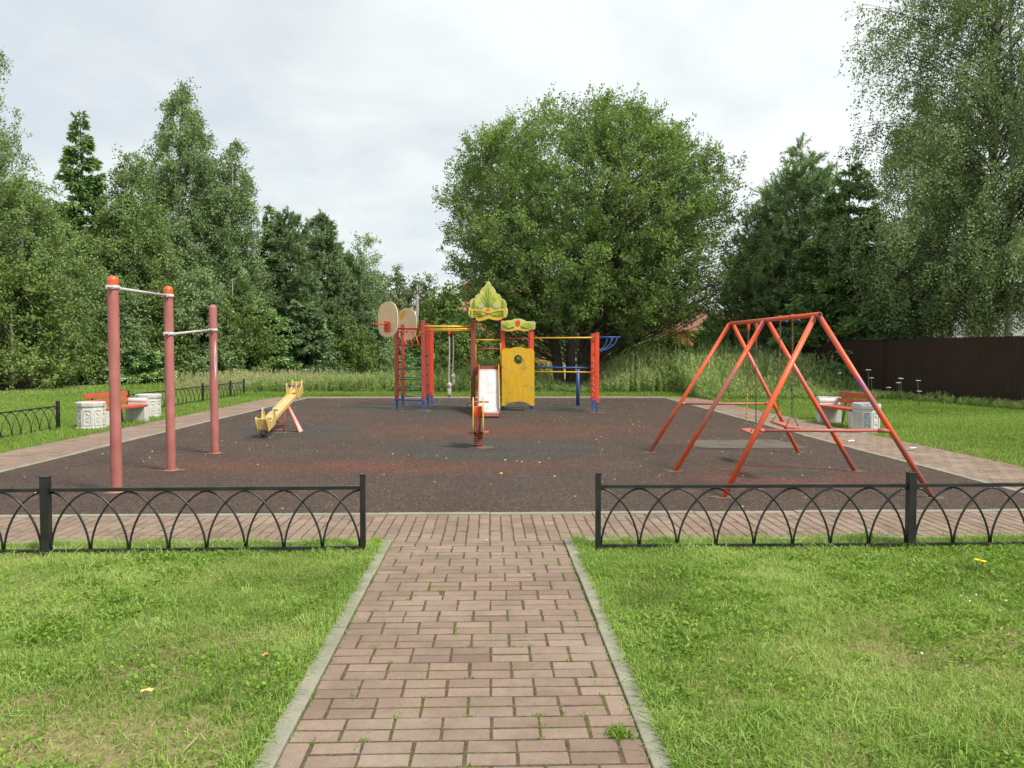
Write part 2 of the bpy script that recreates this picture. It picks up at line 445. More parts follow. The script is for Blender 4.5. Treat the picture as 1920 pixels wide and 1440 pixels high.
M['pale_yellow'] = paint('sun_bleached_yellow', (0.58, 0.44, 0.19), (0.54, 0.37, 0.11), chip=(0.35, 0.25, 0.12), rough=0.45, scale=2.2, wear=0.70, dirt=0.3)
M['blue'] = paint('blue_paint', (0.025, 0.085, 0.33), (0.020, 0.065, 0.24), rough=0.45, wear=0.68)
M['green'] = paint('green_paint', (0.022, 0.16, 0.085), (0.018, 0.12, 0.065), rough=0.45)
M['bench_red'] = paint('bench_red_paint', (0.50, 0.085, 0.045), (0.44, 0.075, 0.045), rough=0.5, scale=4, wear=0.72)
M['white_concrete'] = paint('white_painted_concrete', (0.58, 0.575, 0.53), (0.50, 0.495, 0.455), chip=(0.28, 0.27, 0.23), rough=0.85, scale=4, wear=0.66, dirt=0.35)
M['graffiti'] = paint('blue_marker', (0.10, 0.25, 0.45), (0.15, 0.32, 0.50), chip=(0.5, 0.5, 0.5), wear=0.6)
M['board'] = paint('beige_plywood', (0.72, 0.55, 0.33), (0.78, 0.61, 0.39), chip=(0.35, 0.25, 0.15), rough=0.6, scale=2.5, wear=0.72, dirt=0.3)
M['rope'] = paint('weathered_rope', (0.42, 0.38, 0.32), (0.50, 0.46, 0.40), rough=0.95, scale=20, chip=(0.2, 0.18, 0.15))
M['rust'] = paint('rusty_chain', (0.14, 0.07, 0.045), (0.22, 0.12, 0.07), chip=(0.35, 0.3, 0.25), rough=0.6, scale=12, wear=0.6)
M['dark_chain'] = paint('dark_chain', (0.05, 0.045, 0.04), (0.10, 0.085, 0.07), rough=0.5, scale=12)
M['slide_steel'] = None
m, t = newmat('worn_slide_steel'); M['slide_steel'] = m
n = t.noise(t.mapping(t.co, scale=(9, 1.2, 1.2)), 1.0, 4, 0.6); f = t.noise(t.co, 5, 4, 0.7)
setc(t, t.mix(t.ramp(f, [(0.5, 0.0), (0.75, 0.5)]), t.ramp(n, [(0.35, (0.50, 0.50, 0.50)), (0.65, (0.60, 0.60, 0.60))]), (0.30, 0.30, 0.31)), 0.42, n, 0.003, 0.2, metal=0.15)
# swing paint: orange red above, faded pink in long worn stretches
def swing_paint(name, blue=0.0, fade=1.0):
    m, t = newmat(name)
    n = t.noise(t.mapping(t.co, scale=(0.9, 0.9, 1.3)), 1.3, 2, 0.5)
    base = t.mix(t.ramp(n, [(0.49, 0.0), (0.60, fade)]), (0.78, 0.105, 0.026), (0.42, 0.125, 0.100))
    f = t.noise(t.co, 40, 4, 0.7)
    base = t.mix(t.ramp(f, [(0.66, 0.0), (0.70, 1.0)]), base, (0.2, 0.1, 0.07))
    if blue:
        b = t.noise(t.mapping(t.co, scale=(5, 5, 2.2), loc=(1, 4, 2)), 1.0, 3, 0.6)
        base = t.mix(t.math('MULTIPLY', t.ramp(b, [(0.50, 0.0), (0.54, blue)]), t.math('MULTIPLY', t.math('SUBTRACT', t.node('ShaderNodeSeparateXYZ', ins={0: t.co}).outputs[2], 1.0), 8.0, clamp=True)), base, (0.10, 0.09, 0.42))
    setc(t, base, 0.4, f, 0.002, 0.3)
    return m
M['swing'] = swing_paint('orange_swing_paint')
M['swing_beam'] = swing_paint('orange_swing_beam_paint', 0, .25)
M['swing_blue'] = swing_paint('orange_paint_with_blue_scrapes', 0.5)
# yellow play panel, stained
m, t = newmat('stained_yellow_panel'); M['panel'] = m
n = t.noise(t.co, 3.6, 5, 0.7); f = t.noise(t.mapping(t.co, scale=(14, 14, 2)), 1.0, 4, 0.7)
pc = t.mix(t.ramp(f, [(0.35, 0.0), (0.65, 1.0)]), (0.57, 0.33, 0.010), (0.65, 0.39, 0.018))
pc = t.mix(t.ramp(n, [(0.565, 0.0), (0.66, 0.7)]), pc, (0.20, 0.20, 0.07))
setc(t, pc, 0.5, n, 0.003, 0.3)
# crest paint
m, t = newmat('leaf_green_crest_paint'); M['crest'] = m
n = t.noise(t.co, 4.5, 4, 0.6, 1.2); f = t.noise(t.co, 9, 3, 0.6, 2.5)
cc = t.ramp(n, [(0.35, (0.34, 0.42, 0.045)), (0.5, (0.50, 0.52, 0.08)), (0.68, (0.62, 0.58, 0.12))])
cc = t.mix(t.ramp(f, [(0.60, 0.0), (0.66, 0.8)]), cc, (0.42, 0.42, 0.40))
cc = t.mix(t.ramp(f, [(0.30, 0.7), (0.36, 0.0)]), cc, (0.12, 0.24, 0.03))
setc(t, cc, 0.5)
M['crest_vein'] = paint('crest_dark_vein', (0.075, 0.17, 0.02), (0.11, 0.22, 0.03), rough=0.5)
M['crest_leaf'] = paint('crest_leaf_green', (0.36, 0.46, 0.05), (0.46, 0.52, 0.07), rough=0.5)
M['crest_edge'] = paint('crest_grey_edge', (0.40, 0.45, 0.22), (0.46, 0.48, 0.30), rough=0.5)
M['brown_sheet'] = None
m, t = newmat('brown_sheet_metal'); M['brown_sheet'] = m
n = t.noise(t.co, 0.8, 4, 0.6); f = t.noise(t.mapping(t.co, scale=(12, 12, 1)), 1.0, 3, 0.6)
setc(t, t.mix(t.ramp(f, [(0.5, 0.0), (0.8, 0.5)]), t.ramp(n, [(0.3, (0.036, 0.019, 0.015)), (0.7, (0.050, 0.027, 0.021))]), (0.068, 0.041, 0.032)), 0.5, spec=0.35)
m, t = newmat('orange_brick'); M['orange_brick'] = m
bt = t.node('ShaderNodeTexBrick', ins={'Vector': t.mapping(t.co, rot=(R(90), 0, 0)), 'Scale': 4.0, 'Color1': (0.52, 0.21, 0.09, 1), 'Color2': (0.44, 0.17, 0.07, 1), 'Mortar': (0.45, 0.36, 0.28, 1), 'Mortar Size': 0.015})
setc(t, bt.outputs[0], 0.9)
m, t = newmat('white_block'); M['white_block'] = m
bt = t.node('ShaderNodeTexBrick', ins={'Vector': t.mapping(t.co, rot=(R(90), 0, 0)), 'Scale': 1.0, 'Color1': (0.44, 0.45, 0.45, 1), 'Color2': (0.38, 0.39, 0.40, 1), 'Mortar': (0.30, 0.30, 0.30, 1), 'Mortar Size': 0.012, 'Brick Width': 0.6, 'Row Height': 0.3})
setc(t, bt.outputs[0], 0.9)
M['roof_brown'] = paint('brown_roof', (0.16, 0.07, 0.04), (0.20, 0.09, 0.05), rough=0.7)
M['roof_orange'] = paint('orange_roof', (0.30, 0.12, 0.06), (0.36, 0.15, 0.08), rough=0.7)
M['glass'] = paint('window_glass', (0.05, 0.06, 0.07), (0.06, 0.07, 0.08), rough=0.1, wear=0.95, dirt=0)
M['pole_concrete'] = paint('pole_concrete', (0.20, 0.18, 0.155), (0.26, 0.24, 0.21), rough=0.9)
M['white_petal'] = paint('white_petal', (0.62, 0.62, 0.55), (0.70, 0.70, 0.64), rough=0.8, wear=0.95, dirt=0)
M['yellow_petal'] = paint('yellow_petal', (0.75, 0.55, 0.02), (0.80, 0.60, 0.03), rough=0.8, wear=0.95, dirt=0)
M['dry_leaf'] = paint('dry_orange_leaf', (0.72, 0.22, 0.10), (0.60, 0.30, 0.18), rough=0.8)
M['pale_leaf'] = paint('pale_yellow_leaf', (0.60, 0.50, 0.18), (0.65, 0.55, 0.30), rough=0.8)
M['paper'] = paint('white_scrap', (0.60, 0.60, 0.60), (0.66, 0.66, 0.66), rough=0.8, wear=0.9, dirt=0.1)
M['stick'] = paint('dry_stick', (0.34, 0.26, 0.16), (0.42, 0.34, 0.22), rough=0.9)
M['pad'] = paint('worn_base_ring', (0.075, 0.055, 0.038), (0.15, 0.115, 0.07), rough=0.95, scale=8)
M['black_rubber_and_hollow'] = paint('black_rubber_and_hollow', (0.015, 0.015, 0.015), (0.02, 0.02, 0.02), rough=0.7)
M['lamp_metal'] = paint('grey_lamp_metal', (0.42, 0.43, 0.44), (0.5, 0.5, 0.5), rough=0.5)

# ------------------------------------------------------------------ numpy noise
_tab = np.random.default_rng(5).random((64, 256, 256)).astype(np.float32) if False else None
def vnoise(x, y, scale, seed):
    tb = np.random.default_rng(seed).random((128, 128))
    x = x * scale + 1000.3; y = y * scale + 1000.7
    xi = np.floor(x).astype(int); yi = np.floor(y).astype(int)
    fx = x - xi; fy = y - yi
    fx = fx * fx * (3 - 2 * fx); fy = fy * fy * (3 - 2 * fy)
    a = tb[xi % 128, yi % 128]; b = tb[(xi + 1) % 128, yi % 128]
    c = tb[xi % 128, (yi + 1) % 128]; d = tb[(xi + 1) % 128, (yi + 1) % 128]
    return (a * (1 - fx) + b * fx) * (1 - fy) + (c * (1 - fx) + d * fx) * fy
def fbm(x, y, scale, seed):
    return (vnoise(x, y, scale, seed) * 0.5 + vnoise(x, y, scale * 2.1, seed + 1) * 0.3 + vnoise(x, y, scale * 4.3, seed + 2) * 0.2)

# ------------------------------------------------------------------ SETTING: ground, rubber, paths, kerbs
def sheet(name, pts, z, m, kind='structure'):
    me = bpy.data.meshes.new(name)
    me.from_pydata([(p[0], p[1], z) for p in pts], [], [tuple(range(len(pts)))])
    me.update()
    return tag(link_mesh(name, me, m), kind=kind)

mb = MB()
S = 60; ext = 420
xs = [-ext + 2 * ext * i / S for i in range(S + 1)]
vs = [(x, y + 150, 0.0) for y in xs for x in xs]
fs = [(j * (S + 1) + i, j * (S + 1) + i + 1, (j + 1) * (S + 1) + i + 1, (j + 1) * (S + 1) + i) for j in range(S) for i in range(S)]
mb.add(vs, fs)
tag(mb.build('ground', M['soil']), kind='structure')

XL, XR, YN, YF = -6.42, 5.95, 7.78, 27.6      # rubber court
PXL, PXR = -0.815, 0.615                       # approach path
YC = 6.60                                      # near edge of the cross path
rub = [(XL, YN), (XR, YN), (XR, 15), (XR + 0.15, YF - 1.5), (XR + 0.1, YF), (XL + 0.1, YF + 0.3), (XL, 18)]
sheet('rubber_court', rub, 0.014, M['rubber'])

def brick_mesh(name, rects, seed, z0=0.0150):
    """rects (cx,cy,lx,ly): chamfered bricks with small tilts, one sheet of paving"""
    rg = np.random.default_rng(seed)
    A = np.array(rects, float); n = len(A)
    hx = A[:, 2] / 2; hy = A[:, 3] / 2 - 0.0017; ch = 0.007
    sg = np.array([(-1, -1), (1, -1), (1, 1), (-1, 1)], float)
    tx = rg.normal(0, 0.006, n); ty = rg.normal(0, 0.006, n); zt = z0 + np.clip(rg.normal(0, 0.0011, n), -.0024, .004)
    rot = rg.normal(0, 0.014, n); jx = rg.normal(0, 0.0016, n); jy = rg.normal(0, 0.0016, n)
    V = np.zeros((n, 12, 3))
    for ring, (ins, dz) in enumerate(((0, -0.03), (0, -0.008), (ch, 0))):
        for k in range(4):
            lx = sg[k, 0] * (hx - ins); ly = sg[k, 1] * (hy - ins)
            V[:, ring * 4 + k, 0] = A[:, 0] + jx + lx * np.cos(rot) - ly * np.sin(rot)
            V[:, ring * 4 + k, 1] = A[:, 1] + jy + lx * np.sin(rot) + ly * np.cos(rot)
            V[:, ring * 4 + k, 2] = zt + dz + lx * tx + ly * ty
    fc = [(8, 9, 10, 11)]
    for a in (0, 4):
        for k in range(4): fc.append((a + k, a + (k + 1) % 4, a + 4 + (k + 1) % 4, a + 4 + k))
    F = (np.arange(n)[:, None, None] * 12 + np.array(fc)[None]).reshape(-1, 4)
    rnd = np.repeat(np.clip(rg.normal(0.5, 0.16, n), 0, 1), len(fc))
    return tag(mesh_np(name, V.reshape(-1, 3), F, M['paver'], rnd=rnd), kind='structure')

def lay(x0, x1, y0, y1, along='x', p=0.2043, j=0.0040, rg=random.Random(3), drop=0.0):
    """squares of two bricks, alternate courses shifted by half, upright half bricks at the ends"""
    out = []
    if along == 'y':
        for (cx, cy, lx, ly) in lay(y0, y1, x0, x1, 'x', p, j, rg): out.append((cy, cx, ly, lx))
        return out
    y = y0; row = 0
    while y < y1 - 0.04:
        hgt = min(p, y1 - y)
        x = x0
        if row % 2:
            out.append((x + p / 4, y + hgt / 2, p / 2 - j, hgt - j)); x += p / 2
        while x < x1 - 0.03:
            wd = min(p, x1 - x)
            if wd < p * 0.7: out.append((x + wd / 2, y + hgt / 2, wd - j, hgt - j))
            elif hgt < p * 0.7: out.append((x + wd / 2, y + hgt / 2, wd - j, hgt - j))
            else:
                out.append((x + wd / 2, y + hgt / 4, wd - j, hgt / 2 - j)); out.append((x + wd / 2, y + hgt * 3 / 4, wd - j, hgt / 2 - j))
            x += wd
        y += hgt; row += 1
    return out

K = 0.085
sheet('path_bed', [(PXL, 0.3), (PXR, 0.3), (PXR, YC), (PXL, YC)], 0.0118, M['joint'])
brick_mesh('brick_path', lay(PXL, PXR, 0.3 + 0.02, YC, p=(PXR - PXL) / 7), 11)
CX0, CX1 = -14.0, 13.0
sheet('cross_path_bed', [(CX0, YC), (CX1, YC), (CX1, YN - K), (CX0, YN - K)], 0.0120, M['joint'])
brick_mesh('cross_path', lay(CX0, CX1, YC, YN - K, along='y', p=0.2), 12)
LW = 1.15
def side_strip(x0, x1, y0, y1, nm, seed):
    sheet(nm + '_bed', [(x0, y0), (x1, y0), (x1, y1), (x0, y1)], 0.0114, M['joint'])
    brick_mesh(nm, lay(x0, x1, y0, y1, along='x', p=0.2), seed)
side_strip(XL - K - LW, XL - K, YN - K + 0.004, YF + 0.3, 'side_path', 13)
side_strip(XR + K, XR + K + 0.15 + LW, YN - K + 0.004, YF, 'side_path_opposite', 14)
side_strip(XL - K, XR + K + 0.15, YF + 0.42, YF + 1.3, 'far_path', 15)

def kerb_line(name, pts, wdt=K, top=0.028, seg=1.0, seed=1):
    rg = random.Random(seed); mb = MB()
    for (a, b) in zip(pts, pts[1:]):
        a = Vector((*a, 0)); b = Vector((*b, 0)); L = (b - a).length; n = max(1, round(L / seg)); d = (b - a) / n
        for i in range(n):
            p = a + d * i; q = a + d * (i + 1)
            off = Vector((rg.uniform(-.004, .004), rg.uniform(-.004, .004), rg.uniform(-.004, .004)))
            e = d.normalized() * 0.003
            mb.bar(p + e + off + Vector((0, 0, top / 2 - 0.04)), q - e + off + Vector((0, 0, top / 2 - 0.04)), wdt, top + 0.08)
    return tag(mb.build(name, M['kerb'], bevel=0.006), kind='structure')
kerb_line('path_kerb', [(PXL - K / 2 - .003, 0.3), (PXL - K / 2 - .003, YC + 0.02)], top=0.026, seed=2)
kerb_line('path_kerb', [(PXR + K / 2 + .003, 0.3), (PXR + K / 2 + .003, YC + 0.02)], top=0.026, seed=3)
kerb_line('lawn_kerb', [(CX0, YC - K / 2 + .04), (PXL - K - .01, YC - K / 2 + .04)], wdt=0.07, top=0.024, seed=4)
kerb_line('lawn_kerb', [(PXR + K + .01, YC - K / 2 + .04), (CX1, YC - K / 2 + .04)], wdt=0.07, top=0.024, seed=5)
kerb_line('court_kerb', [(CX0 + 7, YN - K / 2), (CX1 - 6, YN - K / 2)], top=0.024, seed=6)
kerb_line('court_kerb', [(XL - K / 2, YN + .01), (XL - K / 2, 18), (XL + 0.1 - K / 2, YF + 0.3)], top=0.024, seed=7)
kerb_line('court_kerb', [(XR + K / 2, YN + .01), (XR + K / 2, 15), (XR + 0.15 + K / 2, YF - 1.5), (XR + .1 + K / 2, YF)], top=0.024, seed=8)
kerb_line('court_kerb', [(XL + .1, YF + 0.34), (XR + .15, YF + 0.05)], top=0.026, seed=9)

# bare worn patches let into the court, beneath and beside the swings
def rough_patch(name, cx, cy, rx, ry, z, seed, m='patch', box=False):
    rg = random.Random(seed); pts = []
    n = 28
    for i in range(n):
        a = 2 * math.pi * i / n
        k = 1 + rg.uniform(-.08, .08)
        if box: k *= 1 / max(abs(math.cos(a)), abs(math.sin(a))) * 0.9
        pts.append((cx + rx * k * math.cos(a), cy + ry * k * math.sin(a)))
    return sheet(name, pts, z, M[m])
rough_patch('worn_patch', 4.35, 13.6, 1.0, 0.7, 0.018, 2, box=True)
rough_patch('worn_patch', 3.95, 9.3, 0.55, 0.14, 0.018, 3)
rgd = random.Random(9)
vs_, fs_ = [], []
feet = [(b.x, b.y, .17) for b in (G(219, 925), G(321, 884), G(403, 852))] + [(b.x, b.y, .13) for b in (G(1355, 935), G(1265, 885), G(1217, 850), G(1750, 935), G(1604, 885), G(1498, 850))]
feet += [(-2.60, 22.45, .22), (-2.60, 24.0, .22), (-1.80, 21.75, .24), (-1.80, 23.35, .2), (-1.76, 24.35, .2), (-.46, 21.85, .2), (.36, 21.75, .24), (1.14, 21.65, .24), (2.82, 20.95, .26), (2.84, 21.95, .22), (-.19, 13.25, .24), (-4.12, 15.9, .3)]
for (fx, fy, fr_) in feet:
    b0 = len(vs_); n_ = 18
    for i in range(n_):
        a = 2 * math.pi * i / n_; k_ = fr_ * rgd.uniform(.65, 1.1); vs_.append((fx + k_ * math.cos(a) * 1.15, fy + k_ * math.sin(a), 0.0185))
    fs_.append(tuple(range(b0, b0 + n_)))
mb = MB(); mb.add(vs_, fs_); tag(mb.build('dirt_rings', M['pad']), kind='structure')
# gravel track across the meadow on the left
tl = [G(-260, 752), G(0, 738), G(160, 725), G(300, 716.5), G(480, 702), G(700, 691), G(800, 687)]
tu = [G(800, 684.5), G(700, 686.5), G(480, 696), G(300, 709), G(160, 718), G(0, 729), G(-260, 741)]
sheet('gravel_track', [(p.x, p.y) for p in tl + tu], 0.006, M['gravel'])
# bare earth by the far right corner
rough_patch('bare_ground', 6.9, 30.3, 1.8, 1.0, 0.008, 5, 'gravel')

# ------------------------------------------------------------------ IRON FENCES
def iron_fence(label, posts, wide, h=0.585, group='low black arched fences'):
    """posts: list of (x,y); wide: list of post widths"""
    p0 = Vector((*posts[0], 0))
    t_ = thing('iron_fence', label, 'fence', p0, 0, group)
    for (x, y), wd in zip(posts, wide):
        mb = MB(); mb.box((x, y, h / 2 + 0.02), (wd, wd, h + 0.04)); mb.box((x, y, h + 0.045), (wd + .008, wd + .008, 0.008))
        mb.build('post', M['black_iron'], t_, True, bevel=0.003)
    for a, b, wa, wb in zip(posts, posts[1:], wide, wide[1:]):
        A = Vector((*a, 0)); B = Vector((*b, 0)); d = (B - A).normalized()
        A = A + d * wa / 2; B = B - d * wb / 2; L = (B - A).length
        zt, zb = h - 0.058, 0.055
        mb = MB(); mb.bar(A + Vector((0, 0, zt)), B + Vector((0, 0, zt)), 0.028, 0.028)
        mb.build('top_rail', M['black_iron'], t_, True, bevel=0.002)
        mb = MB(); mb.bar(A + Vector((0, 0, zb)), B + Vector((0, 0, zb)), 0.024, 0.024)
        mb.build('bottom_rail', M['black_iron'], t_, True, bevel=0.002)
        n = max(2, round(L / 0.31)); s = L / n; H = zt - zb - 0.03
        mb = MB()
        for k in range(0, n + 1):
            pts = []
            u0 = -1 if k > 0 else 0; u1 = 1 if k < n else 0
            N = 18
            for i in range(N + 1):
                th = math.pi * i / N
                u = -math.cos(th)
                if u < u0 - 1e-6 or u > u1 + 1e-6: continue
                z = zb + 0.012 + H * (max(0, 1 - abs(u) ** 1.7)) ** (1 / 1.7)
                off = 0.006 if k % 2 else -0.006
                nrm = Vector((-d.y, d.x, 0))
                pts.append(A + d * (k * s + u * (s - 0.006)) + nrm * off + Vector((0, 0, z)))
            mb.tube(pts, 0.0085, 6)
        mb.build('arch_lattice', M['black_iron'], t_, True)
    return t_

g1 = G(88, 1046); g2 = G(681, 1039)
stepL = g1 - g2
g0 = g1 + stepL
iron_fence('low black arched iron fence on the near lawn edge left of the brick path', [(g2.x, g2.y), (g1.x, g1.y), (g0.x, g0.y)], [0.042, 0.062, 0.062])
r1 = G(1121, 1036); r2 = G(1700, 1034)
r2 = Vector((r1.x + 2.50, r1.y - 0.02, 0)); r3 = r2 + Vector((2.56, 0.03, 0))
iron_fence('low black arched iron fence on the near lawn edge right of the brick path', [(r1.x, r1.y), (r2.x, r2.y), (r3.x, r3.y)], [0.042, 0.062, 0.062])
iron_fence('low black fence along the left walkway ending just before the white concrete bench', [(-8.95, 9.0), (-8.93, 11.5), (-8.9, 14.1), (-8.85, 16.6)], [0.05, 0.06, 0.06, 0.06], h=0.55)
iron_fence('farther low black fence along the left walkway behind the concrete bench', [(-9.35, 20.9), (-9.3, 23.4), (-9.25, 26.0), (-9.2, 28.6), (-9.15, 30.0)], [0.06] * 5, h=0.56)

# ------------------------------------------------------------------ PULL-UP BARS
b1, b2, b3 = G(219, 925), G(321, 884), G(403, 852)
pull = thing('pull_up_bars', 'three faded pink posts of stepped height joined by two white pull-up bars', 'pull-up bars', b1)
tops = [at(210, 519, b1.y).z, at(314, 538, b2.y).z, at(398, 571, b3.y).z]
for i, (b, hh) in enumerate(zip((b1, b2, b3), tops)):
    mb = MB(); r = 0.060
    if i < 2:
        mb.lathe([(r, 0), (r, hh - 0.10)], b, 24)
        mb.build('post', M['pink_post'], pull, True)
        cp = MB(); cp.lathe([(r + .001, hh - 0.10)] + [(r * math.cos(a) + .001, hh - 0.045 + 0.06 * math.sin(a)) for a in [R(x) for x in range(0, 91, 15)]], b, 24)
        tag(cp.build('post_cap', M['orange_cap'], pull, True), 'orange rounded post cap')
    else:
        mb.lathe([(r, 0), (r, hh - 0.06)] + [(r * math.cos(a), hh - 0.06 + 0.06 * math.sin(a)) for a in [R(x) for x in range(10, 91, 16)]], b, 24)
        po = mb.build('post', M['pink_post'], pull, True)
        st = MB()
        vs_, fs_ = [], []
        for q in range(12):
            z = hh - 0.55 - q * 0.055
            wd = 0.55 * math.sin(math.pi * (q + 0.6) / 13) * (1 - q * 0.03)
            for sgn in (-1, 1):
                an = R(-45) + sgn * wd * 0.6
                vs_.append((b.x + (r + .0015) * math.cos(an), b.y + (r + .0015) * math.sin(an), z))
        for q in range(11): fs_.append((q * 2, q * 2 + 1, q * 2 + 3, q * 2 + 2))
        st.add(vs_, fs_); tag(st.build('bare_streak', M['white_metal'], po, True), 'white streak of worn paint')
    fl = MB(); fl.lathe([(0.095, 0.016), (0.095, 0.026), (0.06, 0.028)], b, 24); fl.build('base_flange', M['pink_post'], pull, True)
def clamp(b, z, dirv):
    mb = MB(); mb.lathe([(0.062, z - .022), (0.070, z - .022), (0.070, z + .022), (0.062, z + .022)], b, 24)
    d = dirv.normalized(); side = Vector((-d.y, d.x, 0))
    for s_ in (1, -1):
        c = Vector((b.x, b.y, z)) + side * 0.030 * s_
        mb.bar(c + d * 0.055, c + d * 0.14, 0.008, 0.044)
        mb.bar(c - d * 0.055, c - d * 0.10, 0.008, 0.044)
    for k in (0.085, 0.12, -0.085):
        c = Vector((b.x, b.y, z)) + d * k
        mb.tube([c - side * 0.045, c + side * 0.045], 0.009, 8)
    mb.build('clamp', M['white_metal'], pull, True)
for (a, c_, za, zc) in ((b1, b2, at(210, 539, b1.y).z, at(314, 555, b2.y).z), (b2, b3, at(316, 626, b2.y).z, at(399, 619, b3.y).z)):
    d = (c_ - a); d.z = 0
    mb = MB(); u = d.normalized()
    mb.tube([Vector((a.x, a.y, za)) + u * 0.11, Vector((c_.x, c_.y, zc)) - u * 0.11], 0.017, 12)
    mb.build('bar', M['white_metal'], pull, True)
    clamp(a, za, d); clamp(c_, zc, -d)

# ------------------------------------------------------------------ SEESAW
ss = thing('seesaw', 'sun-bleached yellow seesaw with blue handles, low end towards the lawn', 'seesaw', (-4.12, 15.9, 0.014), R(-2))
LO, HI = Vector((0, -1.20, 0.20)), Vector((0.0, 1.20, 0.80))
dv_ = (HI - LO).normalized(); up_ = Vector((0, -dv_.z, dv_.y))
mb = MB(); mb.bar(LO + dv_ * 0.3, HI - dv_ * 0.3, 0.17, 0.05)
for s_ in (1, -1):
    mb.bar(LO + dv_ * 0.3 + Vector((s_ * 0.095, 0, 0)), HI - dv_ * 0.3 + Vector((s_ * 0.095, 0, 0)), 0.02, 0.085)
mb.build('beam', M['pale_yellow'], ss, bevel=0.01)
for end, dd in ((LO, dv_), (HI, -dv_)):
    up2 = up_
    st = MB(); st.bar(end + dd * 0.02, end + dd * 0.36, 0.19, 0.04)
    st.bar(end + dd * 0.03 - up2 * 0.05, end + dd * 0.03 + up2 * 0.17, 0.19, 0.035, up=(0, 1, 0))
    seat = st.build('seat', M['pale_yellow'], ss, bevel=0.012)
    for s_ in (1, -1):
        me = outline_mesh([[(0, -.08), (0.44, -.08), (0.50, .04), (0.47, .20), (0.42, .25), (0.37, .20), (0.33, .08), (0.2, .06), (0.08, .10), (0.04, .19), (0.0, .2), (-.03, .15)]], 0.022, 0.005)
        m4 = Matrix((( *dd, 0), (*up2, 0), (*dd.cross(up2), 0), (0, 0, 0, 1))).transposed()
        me.transform(Matrix.Translation(end + Vector((s_ * 0.10, 0, 0))) @ m4)
        me.materials.clear()
        link_mesh('seat_side', me, M['pale_yellow'], ss)
    hd = MB(); c = end + dd * 0.43 + up2 * 0.20
    hd.tube([c + Vector((-.18, 0, 0)), c + Vector((.18, 0, 0))], 0.014, 10)
    hd.build('handle', M['blue'], ss)
mb = MB(); mb.lathe([(0.0, 0), (0.04, 0), (0.045, 0.10), (0, 0.10)], LO + Vector((0, .04, -.17)), 12)
mb.build('bumper', M['black_rubber_and_hollow'], ss)
fr = MB()
for s_ in (-.12, .12): fr.tube([(s_ - .05, -.10, 0), (s_ - .05, 0, 0.46)], 0.014, 8)
fr.tube([(-.17, -.08, .05), (.07, -.08, .05)], 0.014, 8); fr.tube([(-.17, -.05, .20), (.07, -.05, .20)], 0.014, 8)
fr.tube([(-.17, 0, .46), (.17, 0, .46)], 0.02, 10)
fr.build('pivot_frame', M['red'], ss)
for s_ in (1, -1):
    loop = [(-.10, 0), (.20, 0), (.04, .50), (-.04, .50)]
    me = outline_mesh([loop], 0.012); mm = Matrix(((0, 1, 0, 0), (1, 0, 0, 0), (0, 0, 1, 0), (0, 0, 0, 1)))
    # plate leaning outwards: x by height
    def lean(u, v): return Vector((s_ * (0.36 - 0.44 * v), u * 0.9 + .03, v))
    pl = MB(); q = [lean(*p) for p in loop]; off = Vector((s_ * .008, 0, 0.004))
    pl.add([p - off for p in q] + [p + off for p in q], [(0, 1, 2, 3), (7, 6, 5, 4)] + [(i, (i + 1) % 4, 4 + (i + 1) % 4, 4 + i) for i in range(4)])
    po = pl.build('side_plate', M['white_metal'], ss)
    ed = MB(); ed.tube(q, 0.014, 8, closed=True); ed.build('plate_edge', M['swing'], po)
    bpy.data.meshes.remove(me)

# ------------------------------------------------------------------ SPRING RIDER
sp = thing('spring_rider', 'narrow red and yellow spring rider standing alone in front of the slide', 'spring rider', (-0.19, 13.25, 0.014))
mb = MB()
pts = []
for i in range(121):
    a = 2 * math.pi * 4.5 * i / 120
    rr = 0.066 if i < 115 else 0.055
    pts.append((rr * math.cos(a), rr * math.sin(a), 0.02 + 0.16 * i / 120))
mb.tube(pts, 0.014, 8); mb.build('spring', M['red_brown'], sp)
mb = MB(); mb.lathe([(0.15, 0.0), (0.14, 0.006), (0.0, 0.007)], (0, 0, 0), 18); mb.lathe([(0.075, 0.006), (0.075, 0.02), (0, 0.02)], (0, 0, 0), 16); mb.build('base_plate', M['pad'], sp)
mb = MB(); mb.box((0, 0.0, 0.215), (0.14, 0.22, 0.07)); mb.build('spring_head', M['red_brown'], sp, bevel=0.008)
mb = MB(); mb.box((0, 0.05, 0.40), (0.07, 0.55, 0.30)); mb.build('body_board', M['red_brown'], sp, bevel=0.01)
mb = MB(); mb.box((0, -0.12, 0.60), (0.125, 0.10, 0.19)); mb.build('head_block', M['red_bright'], sp, bevel=0.012)
mb = MB(); mb.box((0, 0.17, 0.56), (0.19, 0.30, 0.03)); mb.build('seat', M['red'], sp, bevel=0.01)
for s_ in (1, -1):
    loop = [(-.26, .28), (-.30, .40), (-.26, .52), (-.30, .66), (-.24, .78), (-.16, .84), (-.11, .78), (-.12, .68), (-.03, .60), (.20, .58), (.34, .66), (.38, .58), (.30, .42), (.26, .26), (.10, .23), (-.12, .23)]
    me = outline_mesh([loop], 0.02, 0.004)
    me.transform(Matrix.Translation((s_ * 0.080, 0, 0)) @ Matrix.Rotation(R(90), 4, 'Z') @ Matrix.Rotation(R(90), 4, 'X'))
    me.materials.clear(); link_mesh('side_panel', me, M['yellow'], sp)
mb = MB(); mb.tube([(-.175, -.14, .765), (.175, -.14, .765)], 0.014, 10); mb.build('handle', M['pink_red'], sp)
for s_ in (1, -1):
    mb = MB(); mb.box((s_ * 0.13, -.05, .255), (0.085, 0.10, 0.035)); mb.build('footrest', M['pink_red'], sp, bevel=0.006)

